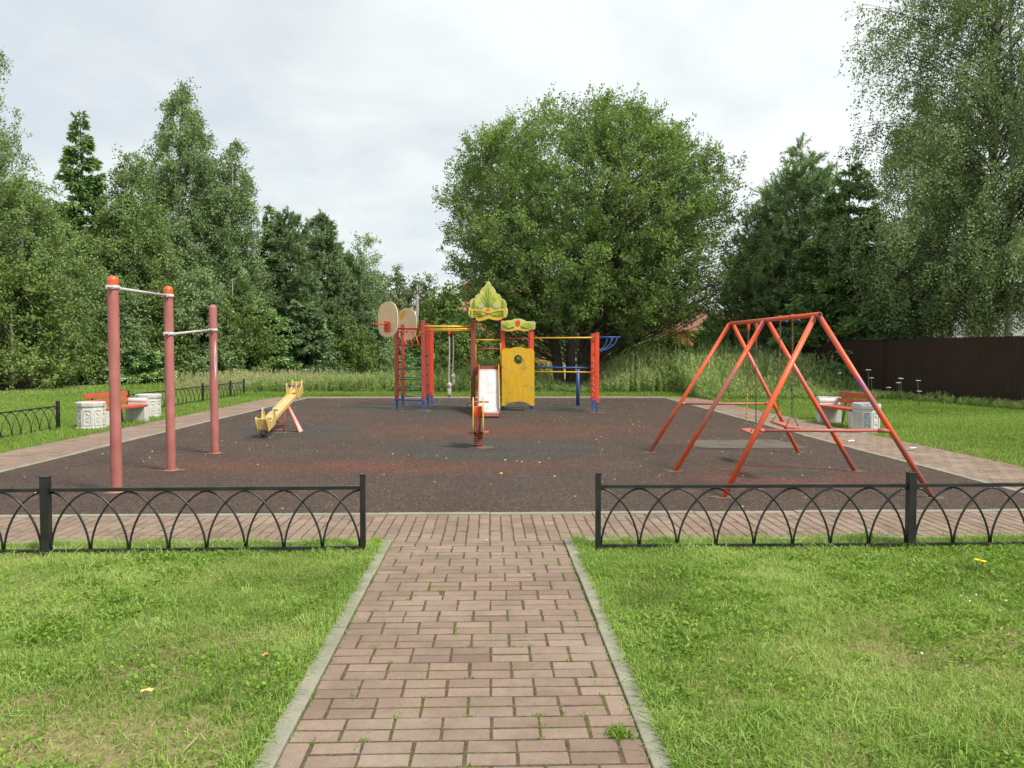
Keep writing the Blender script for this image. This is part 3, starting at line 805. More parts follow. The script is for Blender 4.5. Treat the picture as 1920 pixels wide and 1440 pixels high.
# ------------------------------------------------------------------ SWING FRAME AND SWINGS
sw = thing('swing_set', 'orange red swing frame of three A-shaped legs, paint faded pink in places', 'swing frame', (3.7, 10.6, 0.014))
YS = [8.72, 10.62, 12.62]
APX = [at(1532, 596, YS[0]).x, at(1436, 601, YS[1]).x, at(1371, 605, YS[2]).x]
APZ = [1.985, 2.01, 2.045]
BL = [G(1355, 935), G(1265, 885), G(1217, 850)]
BR = [G(1750, 935), G(1604, 885), G(1498, 850)]
for i in range(3):
    ap = Vector((APX[i], YS[i], APZ[i]))
    for j, b in enumerate((BL[i], BR[i])):
        mb = MB(); o_ = Vector((-0.03 if j == 0 else 0.03, 0, 0))
        mb.tube([Vector((b.x, b.y, 0.0)), ap + o_ - Vector((0, 0, 0.01))], 0.030, 14)
        mb.build('leg', M['swing_blue'] if (i == 0 and j == 1) else M['swing'], sw, True)
for i, zc in ((0, 0.735), (2, 0.78)):
    ap = Vector((APX[i], YS[i], APZ[i]))
    f = zc / APZ[i]
    a = BL[i].lerp(ap, f); b = BR[i].lerp(ap, f)
    mb = MB(); mb.tube([a, b], 0.018, 12); mb.tube([b - Vector((.13, 0, 0)), b], 0.024, 12); mb.tube([a, a + Vector((.07, 0, 0))], 0.024, 12)
    mb.build('cross_brace', M['pink_red'], sw, True)
mb = MB()
p0_ = Vector((APX[0], YS[0] - 0.07, APZ[0] + .015)); p1_ = Vector((APX[2], YS[2] + .06, APZ[2] + .005))
mb.tube([p0_, Vector((APX[1], YS[1], APZ[1] + .01)), p1_], 0.029, 16)
mb.build('top_beam', M['swing_beam'], sw, True)
mb = MB(); mb.lathe([(0.0, 0), (0.022, 0)], (0, 0, 0), 12)
me_d = mb.build('painted_beam_hollow', M['black_rubber_and_hollow'], sw)  # black disc on the closed tube end, painting the shade inside the tube
me_d.data.transform(Matrix.Translation(p0_ + Vector((0, -.0015, 0)) - sw.location) @ Matrix.Rotation(R(90), 4, 'X'))
mb = MB()
for s_ in (-.028, .028):
    mb.box((0, 0, s_ * .2), (0.001, 0.001, 0.001))
def beam_pt(y):
    f = (y - p0_.y) / (p1_.y - p0_.y); return p0_.lerp(p1_, f)
def chain_mesh(mb, a, b, link=0.034, r=0.0042, wd=0.011):
    L = (b - a).length; n = int(L / (link * 0.78)); d = (b - a).normalized()
    s1 = d.cross(Vector((0, 1, 0))).normalized(); s2 = d.cross(s1)
    for i in range(n):
        c = a + d * (L * (i + 0.5) / n); s = s1 if i % 2 else s2
        s = (s1 * math.cos(i * 1.57 + .5) + s2 * math.sin(i * 1.57 + .5))
        pts = [c + d * (link / 2 * math.sin(q)) + s * (wd * math.cos(q)) for q in [2 * math.pi * k / 8 for k in range(8)]]
        mb.tube(pts, r, 4, closed=True)
def swing(label, ya, yb, zs, tilt, wrap=False, near=False):
    pa, pb = beam_pt(ya), beam_pt(yb)
    cx = (pa.x + pb.x) / 2
    t_ = thing('swing', label, 'swing', (cx, (ya + yb) / 2, zs))
    mb = MB(); mb.box((cx, (ya + yb) / 2, zs), (0.17, (yb - ya) + 0.10, 0.028), m=Matrix.Rotation(tilt, 3, 'Y') @ Matrix.Rotation(R(2), 3, 'X'))
    mb.build('seat', M['pink_red'], t_, True, bevel=0.008)
    for y, p, wr in ((ya, pa, False), (yb, pb, wrap)):
        hang = MB()
        if near:
            pts = [p + Vector((0.037 * math.cos(q), 0, 0.037 * math.sin(q))) for q in [2 * math.pi * k / 16 for k in range(16)]]
            hang.tube(pts, 0.006, 6, closed=True); hang.build('beam_loop', M['rust'], t_, True)
            cl = MB(); cl.lathe([(0, -.02), (.018, -.012), (.02, .01), (0, .02)], p + Vector((0.075, 0, -.035)), 10); cl.tube([p + Vector((.03, 0, -.03)), p + Vector((.10, 0, -.045))], .008, 6)
            cl.build('clip', M['blue'], t_, True); z1 = p.z - 0.04
        else:
            hang.tube([p + Vector((0, 0, -.02)), p + Vector((0, 0, -.15))], [0.022, 0.016], 10)
            hang.tube([p + Vector((0, -.03, -.05)), p + Vector((0, .03, -.05))], 0.018, 8)
            hang.build('hanger', M['swing'], t_, True); z1 = p.z - 0.14
        top = Vector((p.x, y, z1)); bot = Vector((cx, y, zs + 0.13)); sp_ = top.lerp(bot, 0.62)
        cm = MB(); chain_mesh(cm, top, sp_); cm.build('chain', M['rust'], t_, True)
        cm = MB(); chain_mesh(cm, sp_, bot); lo_ = cm.build('lower_chain', M['rust'] if near and y == yb else M['dark_chain'], t_, True)
        if wr:
            wm_ = MB(); n_ = 26
            pts = [sp_.lerp(bot, k / n_) + Vector((0.006 * math.cos(k * 1.9), 0.006 * math.sin(k * 1.9), 0)) for k in range(n_ + 1)]
            wm_.tube(pts, 0.010, 7); tag(wm_.build('yellow_sleeve', M['yellow'], lo_, True), 'yellow twisted wrap on the lower chain')
        yk = MB()
        for s_ in (1, -1): yk.tube([bot, Vector((cx + s_ * .045, y, zs + .07)), Vector((cx + s_ * .075, y, zs + .005))], 0.006, 6)
        yk.build('seat_bracket', M['rust'], t_, True)
    return t_
swing('nearer swing with a raised pink plank seat and blue clips on rusty chains', 9.58, 10.06, 0.685, R(6), near=True)
swing('farther and lower hung swing with a yellow wrap on one chain', 11.16, 11.58, 0.455, R(-3), wrap=True)

# ------------------------------------------------------------------ PLAY STRUCTURE
ps = thing('play_structure', 'large red and yellow play structure with slide, climbing ladders and basketball boards', 'play structure', (0.3, 22.3, 0.014))
def pole(x, y, ztop, m='red', foot=0.27, wd=0.105, cap=True):
    mb = MB(); mb.box((x, y, (ztop + foot) / 2), (wd, wd, ztop - foot))
    for z in np.arange(foot + 0.12, ztop - 0.1, 0.58):
        for (dx, dy) in ((0, -1), (1, 0), (-1, 0)):
            c = Vector((x + dx * wd / 2, y + dy * wd / 2, z)); mb.tube([c, c + Vector((dx, dy, 0)) * 0.014], 0.019, 8)
    o = mb.build('post', M[m], ps, True, bevel=0.008)
    if cap:
        c_ = MB(); c_.box((x, y, ztop + 0.008), (wd + .01, wd + .01, 0.016)); c_.build('post_cap', M['pink_red'], o, True, bevel=0.004)
    f_ = MB(); f_.box((x, y, foot / 2), (0.055, 0.055, foot)); f_.box((x - .03, y - .055, foot + .02), (0.05, 0.006, .14)); f_.build('post_foot', M['blue'], ps, True, bevel=0.003)
    return o
def hbar(name, a, b, r, m, n=10):
    mb = MB(); mb.tube([a, b], r, n); return mb.build(name, M[m], ps, True)
# climbing tower with the basketball boards
P1, P2, P3, P4, P5 = (-2.60, 22.45), (-2.60, 24.0), (-1.80, 21.75), (-1.80, 23.35), (-1.76, 24.35)
for p, m_ in ((P1, 'red'), (P2, 'red'), (P3, 'red'), (P4, 'red'), (P5, 'red_bright')):
    pole(p[0], p[1], 2.42 if p is not P3 else 2.45, m_)
for k, z in enumerate((0.275, 0.56, 0.85, 1.14, 1.42)):
    for a, b in ((P1, P3), (P2, P5)):
        hbar('rung', (a[0], a[1], z), (b[0], b[1], z), 0.017, 'blue' if k == 0 else 'green')
    for a, b in ((P3, P4),):
        hbar('rung', (a[0] + .0, a[1], z + .12), (b[0], b[1], z + .12), 0.015, 'green')
hbar('top_rail', (P1[0], P1[1], 1.79), (P3[0], P3[1], 1.79), 0.018, 'red')
hbar('top_rail', (P2[0], P2[1], 2.30), (P5[0], P5[1], 2.30), 0.018, 'red')
hbar('top_rail', (P1[0], P1[1], 2.26), (P3[0], P3[1], 2.26), 0.026, 'red_bright')
hbar('top_rail', (P1[0], P1[1], 2.20), (P2[0], P2[1], 2.20), 0.02, 'red')
for k in range(4):
    a = Vector((-2.50 + 0.17 * k, 22.4, 2.17 - 0.0 * k)); b = Vector((-2.28 + 0.17 * k, 22.0, 1.80))
    mb = MB(); mb.tube([a, a + Vector((0.06, -0.06, 0.0)), b], 0.017, 8); mb.build('climbing_bar', M['red_bright'], ps, True)
def backboard(c, ang, m, spot=False, hoopdir=1):
    """oval board with centre c; ang = direction its face looks to, in the ground plane"""
    n_ = Vector((math.cos(ang), math.sin(ang), 0)); sx = Vector((-n_.y, n_.x, 0))
    hw, hh = 0.44, 0.485
    lp = []
    for i in range(40):
        a = 2 * math.pi * i / 40; k = 0.80
        x = math.copysign(abs(math.cos(a)) ** k, math.cos(a)) * hw; z = math.copysign(abs(math.sin(a)) ** (0.80 if math.sin(a) > 0 else 0.62), math.sin(a)) * hh
        lp.append((x, z))
    me = outline_mesh([lp], 0.022, 0.003)
    m4 = Matrix(((*sx, 0), (0, 0, 1, 0), (*n_, 0), (0, 0, 0, 1))).transposed()
    me.transform(Matrix.Translation(c) @ m4); me.materials.clear()
    bo = link_mesh('backboard', me, M[m], ps, True)
    br = MB()
    base = Vector(c) + n_ * 0.03 + Vector((0, 0, -.20))
    mm = Matrix((sx, n_, Vector((0, 0, 1)))).transposed()
    br.box(base, (0.24, 0.04, 0.29), m=mm); br.build('hoop_bracket', M['red_bright'], bo, True, bevel=0.006)
    hp = MB(); hc = Vector(c) + n_ * 0.30 + Vector((0, 0, -.13))
    hp.tube([hc + (n_ * math.cos(q) + sx * math.sin(q)) * 0.225 for q in [2 * math.pi * k / 28 for k in range(28)]], 0.011, 8, closed=True)
    hp.tube([base + Vector((0, 0, -.1)), hc - n_ * 0.05 + sx * .2], 0.008, 6); hp.tube([base + Vector((0, 0, -.1)), hc - n_ * 0.05 - sx * .2], 0.008, 6)
    hp.tube([hc - n_ * .25, hc - n_ * .22], .02, 6)
    hp.build('hoop', M['red_bright'], bo, True)
    if spot:
        sp2 = MB(); vs_ = [Vector(c) - n_ * 0.0125 + sx * (s0 * 1) + Vector((0, 0, z0)) for s0, z0 in ((.36, .20), (.33, .30), (.22, .40), (.08, .45), (.02, .36), (.05, .24), (.17, .16), (.30, .16))]
        sp2.add(vs_, [tuple(range(8))]); tag(sp2.build('paint_spot', M['yellow'], bo, True), 'yellow paint spot')
    return bo
backboard(at(727.5, 599, 22.3), R(225), 'board')
backboard(at(763, 608, 24.5), R(48), 'board', spot=True)
hbar('board_strut', at(733, 620, 22.3), (P1[0], P1[1], 2.2), 0.02, 'red')
hbar('board_strut', at(765, 620, 24.5), (P2[0], P2[1], 2.2), 0.02, 'red')
# yellow beams towards the slide tower
for y0, y1, z in ((P3[1], 21.9, 2.30), (P4[1], 22.8, 2.26), (P3[1] + .05, 21.95, 2.20)):
    hbar('beam', (P3[0], y0, z), (-0.45, y1, z), 0.030, 'yellow')
# slide tower
TA = [(-0.46, 21.85), (0.36, 21.75), (-0.46, 22.75), (0.36, 22.65)]
TB = [(1.14, 21.65), (1.14, 22.55)]
for i, p in enumerate(TA): pole(p[0], p[1], 2.46 if i < 2 else 2.50, ('red_brown', 'red_bright', 'red', 'red')[i], cap=False)
for i, p in enumerate(TB): pole(p[0], p[1], 2.22 if i == 0 else 2.2, ('red_bright', 'red')[i], cap=False)
mb = MB(); mb.box((-0.05, 22.25, 1.10), (0.80, 0.90, 0.05)); mb.build('platform', M['red_brown'], ps, True, bevel=0.006)
mb = MB(); mb.box((0.75, 22.15, 1.02), (0.70, 0.85, 0.05)); mb.build('platform', M['red_brown'], ps, True, bevel=0.006)
mb = MB(); mb.box((-0.05, 21.76, 1.14), (0.70, 0.04, 0.17)); mb.build('platform_sill', M['red_brown'], ps, True, bevel=0.006)
hbar('rail', (-.46, 21.85, 1.935), (.36, 21.75, 1.935), 0.022, 'yellow')
hbar('rail', (.36, 21.75, 1.975), (1.14, 21.65, 1.975), 0.020, 'red')
hbar('rail', (-.46, 22.75, 1.7), (.36, 22.65, 1.7), 0.018, 'red')
hbar('handrail', (-.38, 22.0, 1.12), (-.38, 22.0, 1.85), 0.014, 'yellow')
hbar('handrail', (.30, 22.0, 1.12), (.30, 22.0, 1.85), 0.014, 'yellow')
for k in range(4): hbar('rung', (.36, 21.82, .30 + .2 * k), (.36, 22.6, .30 + .2 * k), 0.018, 'yellow')
for k in range(4): hbar('rung', (.22, 21.95, .32 + .19 * k), (.36, 21.80, .32 + .19 * k), 0.012, 'white_metal')
def z3(L_, Y): return [(lambda q: (q.x, q.z))(at(840 + a / 4.115, 510 + b / 4.115, Y)) for a, b in L_]
C1 = [(165, 345), (156, 320), (158, 295), (162, 272), (172, 262), (164, 240), (172, 218), (190, 204), (208, 200), (212, 182), (228, 170), (245, 166), (248, 145), (262, 124), (280, 112), (292, 95), (300, 76), (312, 70), (326, 80), (335, 105), (352, 118), (364, 138), (374, 165), (392, 170), (406, 182), (412, 202), (434, 212), (448, 230), (454, 252), (452, 270), (463, 288), (462, 315), (450, 350), (435, 352), (415, 365), (385, 374), (350, 370), (310, 360), (275, 374), (240, 380), (215, 372), (212, 355), (178, 352)]
cr1 = plate('crest', [z3(C1, 21.62)], 0.024, M['crest_edge'], ps, 21.69)
cx1 = sum(p[0] for p in C1) / len(C1); cy1 = sum(p[1] for p in C1) / len(C1)
plate('crest_face', [z3([(cx1 + (a - cx1) * .97, cy1 + 2 + (b - cy1) * .965) for a, b in C1], 21.62)], 0.006, M['crest'], cr1, 21.675, 0.001)
tag(cr1, 'tall crown shaped crest with green leaf pattern')
C2 = [(412, 445), (412, 382), (440, 380), (460, 372), (490, 372), (518, 360), (560, 360), (585, 370), (610, 382), (665, 382), (675, 390), (672, 440), (640, 445), (610, 458), (575, 458), (545, 448), (520, 450), (490, 460), (450, 458)]
cr2 = plate('crest', [z3(C2, 21.55)], 0.024, M['crest_edge'], ps, 21.575)
cx2 = sum(p[0] for p in C2) / len(C2); cy2 = sum(p[1] for p in C2) / len(C2)
plate('crest_face', [z3([(cx2 + (a - cx2) * .96, cy2 + (b - cy2) * .86) for a, b in C2], 21.55)], 0.006, M['crest'], cr2, 21.56, 0.001)
tag(cr2, 'low wide crest with green leaf pattern')
_lc = [0]
def leafm(pts, Y, m, par, nm='leaf_motif', rep=21.6):
    _lc[0] += 1; Y = Y - (_lc[0] % 40) * 0.0007
    return plate(nm, [z3(pts, rep)], 0.006, M[m], par, Y, 0.001)
def lance(x0, y0, x1, y1, wd, bend=0):
    L_ = math.hypot(x1 - x0, y1 - y0); ux, uy = (x1 - x0) / L_, (y1 - y0) / L_; nx, ny = -uy, ux
    a, b = [], []
    for i in range(9):
        s_ = i / 8; ww = wd * math.sin(math.pi * (0.06 + 0.94 * s_)) ** 0.8; bb = bend * math.sin(math.pi * s_)
        a.append((x0 + ux * L_ * s_ + nx * (ww + bb), y0 + uy * L_ * s_ + ny * (ww + bb))); b.append((x0 + ux * L_ * s_ + nx * (-ww + bb), y0 + uy * L_ * s_ + ny * (-ww + bb)))
    return a + b[::-1]
for i, (x1_, y1_, bd_) in enumerate(((312, 95, 0), (285, 140, 8), (340, 140, -8), (262, 190, 10), (366, 190, -10), (300, 120, 3), (325, 120, -3))):
    leafm(lance(312, 262, x1_, y1_, 5, bd_), 21.669, 'crest_leaf', cr1)
for k in range(9):
    a_ = R(-62 + 15.5 * k); leafm(lance(312 + 6 * math.sin(a_), 268, 312 + 78 * math.sin(a_), 268 - (150 - abs(k - 4) * 18) * math.cos(a_), 1.7, 6 * math.sin(a_)), 21.666, 'crest_vein', cr1, 'vein_motif')
for sgn in (1, -1):
    for k in range(7): leafm(lance(312 + sgn * (36 + 10 * k), 342, 312 + sgn * (62 + 13 * k), 306 - 2 * k, 1.6, sgn * 4), 21.664, 'crest_vein', cr1, 'vein_motif')
    for k in range(5): leafm(lance(312 + sgn * (92 + 4 * k), 282 - 6 * k, 312 + sgn * (142 - 9 * k), 262 - 16 * k, 1.6, sgn * 3), 21.664, 'crest_vein', cr1, 'vein_motif')
    for k in range(7): leafm(lance(540 + sgn * (26 + 13 * k), 436, 540 + sgn * (44 + 14 * k), 392 + k, 1.5, sgn * 3), 21.550, 'crest_vein', cr2, 'vein_motif')
for sgn in (1, -1):
    for k, (dx, dy) in enumerate(((60, -82), (92, -80), (112, -60), (128, -38), (132, -14), (122, 10))):
        leafm(lance(312 + sgn * 24, 325, 312 + sgn * dx, 325 + dy, 4.5, sgn * 7), 21.669, 'crest_leaf', cr1)
    leafm([(312 + sgn * a, b) for a, b in ((34, 270), (40, 248), (58, 236), (76, 248), (84, 272), (60, 276))], 21.668, 'crest_edge', cr1, 'shell_motif')
    for k, (dx, dy) in enumerate(((70, -24), (98, -26), (112, -12), (114, 4), (95, 18))):
        leafm(lance(540 + sgn * 22, 412, 540 + sgn * dx, 412 + dy, 4, sgn * 5), 21.553, 'crest_leaf', cr2)
leafm([(180, 352), (182, 285), (210, 283), (250, 290), (290, 300), (312, 304), (335, 300), (380, 290), (415, 283), (436, 285), (438, 352), (430, 350), (428, 296), (380, 302), (312, 318), (250, 302), (192, 296), (190, 352)], 21.666, 'yellow', cr1, 'border_motif')
leafm([(215, 352), (250, 348), (290, 350), (312, 340), (335, 350), (380, 348), (432, 350), (415, 364), (385, 372), (350, 368), (310, 358), (275, 372), (240, 378), (217, 370)], 21.666, 'yellow', cr1, 'border_motif')
leafm([(416, 446), (450, 444), (490, 446), (540, 436), (590, 446), (640, 440), (612, 456), (575, 456), (545, 447), (520, 449), (490, 458), (450, 456)], 21.552, 'yellow', cr2, 'border_motif')
leafm([(305, 325), (292, 312), (292, 296), (298, 284), (303, 292), (308, 278), (314, 292), (320, 282), (322, 298), (320, 314)], 21.662, 'red_bright', cr1, 'flower_motif')
leafm([(535, 420), (523, 405), (522, 385), (530, 370), (538, 380), (546, 366), (554, 382), (556, 400), (548, 416)], 21.548, 'red_bright', cr2, 'flower_motif')
C3 = [(415, 1032), (415, 612), (425, 596), (445, 590), (485, 590), (505, 583), (540, 579), (575, 583), (595, 591), (632, 593), (655, 600), (665, 615), (666, 1032), (640, 1032), (625, 1018), (590, 1003), (545, 998), (500, 1003), (462, 1015), (440, 1034)]
hole = [(541 + 34 * math.cos(a), 676 + 36 * math.sin(a)) for a in [2 * math.pi * k / 28 for k in range(28)]]
tag(plate('play_panel', [z3(C3, 21.58), z3(hole, 21.58)], 0.022, M['panel'], ps, 21.585), 'yellow panel with a round porthole and arched foot')
# slide
sx0, sx1 = -0.275, 0.225
prof = [(21.74, 1.14), (21.55, 1.10), (20.35, 0.44), (19.95, 0.25), (19.62, 0.17), (19.30, 0.15)]
sl = MB()
vs_ = []
for (y, z) in prof: vs_ += [(sx0, y, z), (sx1, y, z), (sx0, y, z - .02), (sx1, y, z - .02)]
fs_ = []
for i in range(len(prof) - 1):
    a = i * 4; fs_ += [(a, a + 4, a + 5, a + 1), (a + 2, a + 3, a + 7, a + 6)]
fs_.append(((len(prof) - 1) * 4, (len(prof) - 1) * 4 + 2, (len(prof) - 1) * 4 + 3, (len(prof) - 1) * 4 + 1))
sl.add(vs_, fs_, False); slide = sl.build('slide_bed', M['slide_steel'], ps, True)
for x, m_ in ((sx0 - .017, 'pink_red'), (sx1 + .017, 'pink_red')):
    me = outline_mesh([[(y, z + .13 - (0.05 if y < 19.7 else 0)) for y, z in prof] + [(y, z - .09) for y, z in prof[::-1]]], 0.020, 0.004)
    me.transform(Matrix.Translation((x, 0, 0)) @ Matrix.Rotation(R(90), 4, 'Z') @ Matrix.Rotation(R(90), 4, 'X')); me.materials.clear()
    sr = link_mesh('slide_side', me, M[m_], ps, True)
    ed = MB(); ed.tube([(x, y, z + .135 - (0.05 if y < 19.7 else 0)) for y, z in prof], 0.012, 8); ed.build('slide_rim', M['yellow' if x > 0 else 'pink_red'], sr, True)
mb = MB(); mb.box((-.025, 19.31, .09), (.50, .03, .08)); mb.build('slide_foot', M['pink_red'], ps, True)
# right hand bars, ladder and curved blue rings
R1p, R2p = (2.82, 20.95), (2.84, 21.95)
pole(*R1p, 2.10, 'red_bright'); pole(*R2p, 2.10, 'red_bright')
for k in range(6): hbar('rung', (R1p[0] - .0, R1p[1], .55 + .16 * k), (R2p[0], R2p[1], .55 + .16 * k), 0.015, 'white_metal')
hbar('bar', (1.14, 21.65, 1.985), (2.82, 21.0, 1.985), 0.022, 'yellow')
hbar('bar', (1.14, 21.65, 1.075), (2.82, 21.0, 1.075), 0.020, 'yellow')
hbar('balance_bar', (1.14, 22.55, 1.17), (2.84, 22.0, 1.17), 0.028, 'blue')
mb = MB(); mb.tube([G(1083.5, 761, 0), G(1083.5, 761, 0) + Vector((0, 0, 1.14))], 0.052, 14); mb.build('blue_post', M['blue'], ps, True)
hbar('balance_bar', (2.66, 23.9, 1.14), (2.66, 22.2, 1.17), 0.024, 'blue')
for y in (21.05, 21.85):
    mb = MB(); mb.tube([(2.85, y, 2.0), (3.45, y, 2.0)], 0.018, 8); mb.build('ring_arm', M['blue'], ps, True)
    for rx_ in (0.36, 0.50):
        mb = MB(); mb.tube([(2.86 + rx_ * math.sin(a), y, 2.0 - (0.36) * math.cos(a)) for a in [R(x) for x in range(5, 91, 8)]], 0.014, 8); mb.build('curved_bar', M['blue'], ps, True)
hbar('ring_arm', (3.43, 21.05, 2.0), (3.43, 21.85, 2.0), 0.016, 'blue')
# ropes hanging from the yellow beams
def rope(label, x, y, zt, zb):
    t_ = thing('climbing_rope', label, 'rope', (x, y, zb), 0, 'knotted ropes under the yellow beam')
    mb = MB(); mb.tube([(x, y, zt), (x, y, zt - .13)], 0.024, 8); mb.tube([(x, y - .04, zt), (x, y + .04, zt)], 0.02, 8); mb.build('hanger', M['red_bright'], t_, True)
    for ph in (0, math.pi):
        mb = MB(); n_ = 90
        pts = [(x + .009 * math.cos(k * .75 + ph) + .01 * math.sin(k * .06), y + .009 * math.sin(k * .75 + ph), zt - .12 - (zt - .12 - zb - .2) * k / n_) for k in range(n_ + 1)]
        mb.tube(pts, 0.013, 6); mb.build('strand', M['rope'], t_, True)
    mb = MB(); mb.lathe([(0, .0), (.055, .01), (.045, .08), (.062, .17), (.04, .23), (.07, .27), (.052, .33), (.025, .36), (0, .38)], (x, y, zb), 10)
    rgk = random.Random(int(x * 100))
    mb.v = [(a + rgk.uniform(-.012, .012), b + rgk.uniform(-.012, .012), c_ + rgk.uniform(-.01, .01)) for a, b, c_ in mb.v]
    for k in range(7): mb.tube([(x + rgk.uniform(-.03, .03), y + rgk.uniform(-.03, .03), zb + .05), (x + rgk.uniform(-.04, .04), y + rgk.uniform(-.04, .04), zb - .05)], .007, 5)
    mb.build('knot', M['rope'], t_, True)
pr = at(842, 618, 21.85); pr2 = at(849.5, 620, 23.1)
rope('nearer knotted rope with a fat frayed end, hanging from the yellow beam', pr.x, 21.85, 2.17, 0.42)
rope('thinner looking knotted rope just behind and right of the first one', pr2.x, 23.1, 2.23, 0.62)

# ------------------------------------------------------------------ BENCHES AND CONCRETE BINS
def bench(label, c, rz, group='red plank benches on white concrete'):
    """local x = length, seat faces local -y"""
    t_ = thing('park_bench', label, 'bench', c, rz, group)
    for s_ in (-.68, .68):
        mb = MB(); mb.box((s_, 0, .185), (.16, .50, .37))
        mb.build('concrete_leg', M['white_concrete'], t_, bevel=0.02)
        mb = MB(); mb.tube([(s_ * 1.10, -.22, .50), (s_ * 1.10, .24, .50)], 0.065, 14); mb.box((s_ * 1.09, .01, .40), (.10, .46, .12))
        mb.build('armrest', M['white_concrete'], t_, bevel=0.008)
    for k in range(3):
        mb = MB(); mb.box((0, -.18 + .155 * k, .395), (1.44, .145, .05)); mb.build('seat_plank', M['bench_red'], t_, bevel=0.006)
    for z, y in ((.53, .235), (.665, .265)):
        mb = MB(); mb.box((0, y, z), (1.46, .03, .10), m=Matrix.Rotation(R(-10), 3, 'X')); mb.build('back_plank', M['bench_red'], t_, bevel=0.005)
    for s_ in (-.45, .45):
        mb = MB(); mb.bar((s_, .19, .02), (s_, .30, .72), .03, .02, up=(1, 0, 0)); mb.build('back_support', M['black_iron'], t_)
    return t_
bench('red plank bench on white concrete legs beside the left walkway', (-8.12, 17.65, 0), R(90 - 10))
bench('red plank bench on white concrete legs beside the right walkway', (7.68, 17.05, 0), R(-90 + 4))
def bin_(label, c, rz, h=0.60, r=0.30, scribble=False):
    t_ = thing('concrete_bin', label, 'litter bin', c, rz, 'white octagonal concrete bins')
    mb = MB(); o8 = R(22.5)
    mb.lathe([(r * .97, 0), (r * .97, .05), (r * .90, .08), (r * .88, h - .11), (r * .96, h - .085), (r * .98, h - .02), (r * .95, h), (r * .78, h), (r * .76, h - .25), (0, h - .25)], (0, 0, 0), 8, False, o8)
    mb.build('shell', M['white_concrete'], t_, bevel=0.006)
    ap = r * .89 * math.cos(R(22.5)); fw = 2 * r * .89 * math.sin(R(22.5))
    for k in range(8):
        a = R(45) * k; n_ = Vector((math.cos(a), math.sin(a), 0)); s_ = Vector((-n_.y, n_.x, 0)); rel = MB()
        mm = Matrix((s_, n_, Vector((0, 0, 1)))).transposed(); c0 = n_ * (ap + .004)
        def bx(u, z, wd, hh, ang=0): rel.box(c0 + s_ * u + Vector((0, 0, z)), (wd, .016, hh), m=mm @ Matrix.Rotation(ang, 3, 'Y'))
        zc = h * .46; H2 = h * .26; W2 = fw * .34
        bx(-W2, zc, .016, 2 * H2); bx(W2, zc, .016, 2 * H2); bx(0, zc - H2, 2 * W2 - .016, .016); bx(0, zc + H2, 2 * W2 - .016, .016)
        for q in (-1, 0, 1): bx(0, zc + q * H2 * .5, W2 * 1.1, .014, R(38) * (1 if q else -1))
        rel.build('relief_panel', M['white_concrete'], t_)
    if scribble:
        a = R(45) * scribble; n_ = Vector((math.cos(a), math.sin(a), 0)); s_ = Vector((-n_.y, n_.x, 0)); g = MB(); c0 = n_ * (ap + .017)
        for k in range(4):
            zz_ = h * .28 + k * .075
            g.tube([c0 + s_ * (.035 * math.cos(q)) + Vector((0, 0, zz_ + .03 * math.sin(q))) for q in [R(x) for x in range(0, 300, 30)]], 0.005, 5)
        g.tube([c0 + s_ * .05 + Vector((0, 0, h * .22)), c0 + s_ * .05 + Vector((0, 0, h * .75))], .004, 5)
        tag(g.build('scribble', M['graffiti'], t_), 'blue scribbled marks')
        g = MB(); g.tube([(r * .87 * math.cos(q), r * .87 * math.sin(q), h + .002) for q in [2 * math.pi * k / 24 for k in range(24)]], .01, 5, closed=True); tag(g.build('rim_paint', M['graffiti'], t_), 'blue paint line round the rim')
    return t_
bin_('white octagonal concrete bin at the near end of the left bench', (*G(171, 806).xy, 0), R(12), h=0.58, r=0.29)
bin_('white octagonal concrete bin behind the far end of the left bench', (*(G(279, 783).xy), 0), R(0), h=0.58, r=0.31)
bin_('white octagonal bin with blue scribbles at the near end of the right bench', (*(G(1624, 812).xy), 0), R(22), h=0.58, r=0.285, scribble=5)
bin_('white octagonal concrete bin behind the far end of the right bench', (*(G(1553, 788).xy), 0), R(5), h=0.55, r=0.29)
# ------------------------------------------------------------------ BROWN SHEET FENCE, HOUSES, POLES
bf = thing('sheet_metal_fence', 'tall dark brown corrugated metal fence behind the right bench', 'fence', (15.4, 23.0, 0))
fp = [Vector((16.4, 15.0, 0)), Vector((15.45, 22.6, 0)), Vector((14.35, 28.6, 0)), Vector((13.45, 33.5, 0))]
for a, b in zip(fp, fp[1:]):
    d = (b - a); L = d.length; d.normalize(); n_ = Vector((-d.y, d.x, 0)); k = int(L / 0.115); mb = MB(); vs_ = []; st_ = L / k
    for i in range(k):
        for (u, o_) in ((0, 0), (.45, 0), (.55, .02), (.9, .02)):
            p = a + d * (st_ * (i + u)) + n_ * o_
            vs_ += [(p.x, p.y, 0.04), (p.x, p.y, 2.06)]
    fs_ = [(2 * i, 2 * i + 2, 2 * i + 3, 2 * i + 1) for i in range(len(vs_) // 2 - 1)]
    mb.add(vs_, fs_); mb.build('sheet_panel', M['brown_sheet'], bf, True)
    mb = MB(); mb.bar(a + Vector((0, 0, 2.075)) + n_ * .01, b + Vector((0, 0, 2.075)) + n_ * .01, .04, .02); mb.build('top_cap', M['brown_sheet'], bf, True)
    mb = MB(); mb.box((b.x, b.y, 1.03), (.10, .10, 2.02)); mb.build('post', M['brown_sheet'], bf, True)

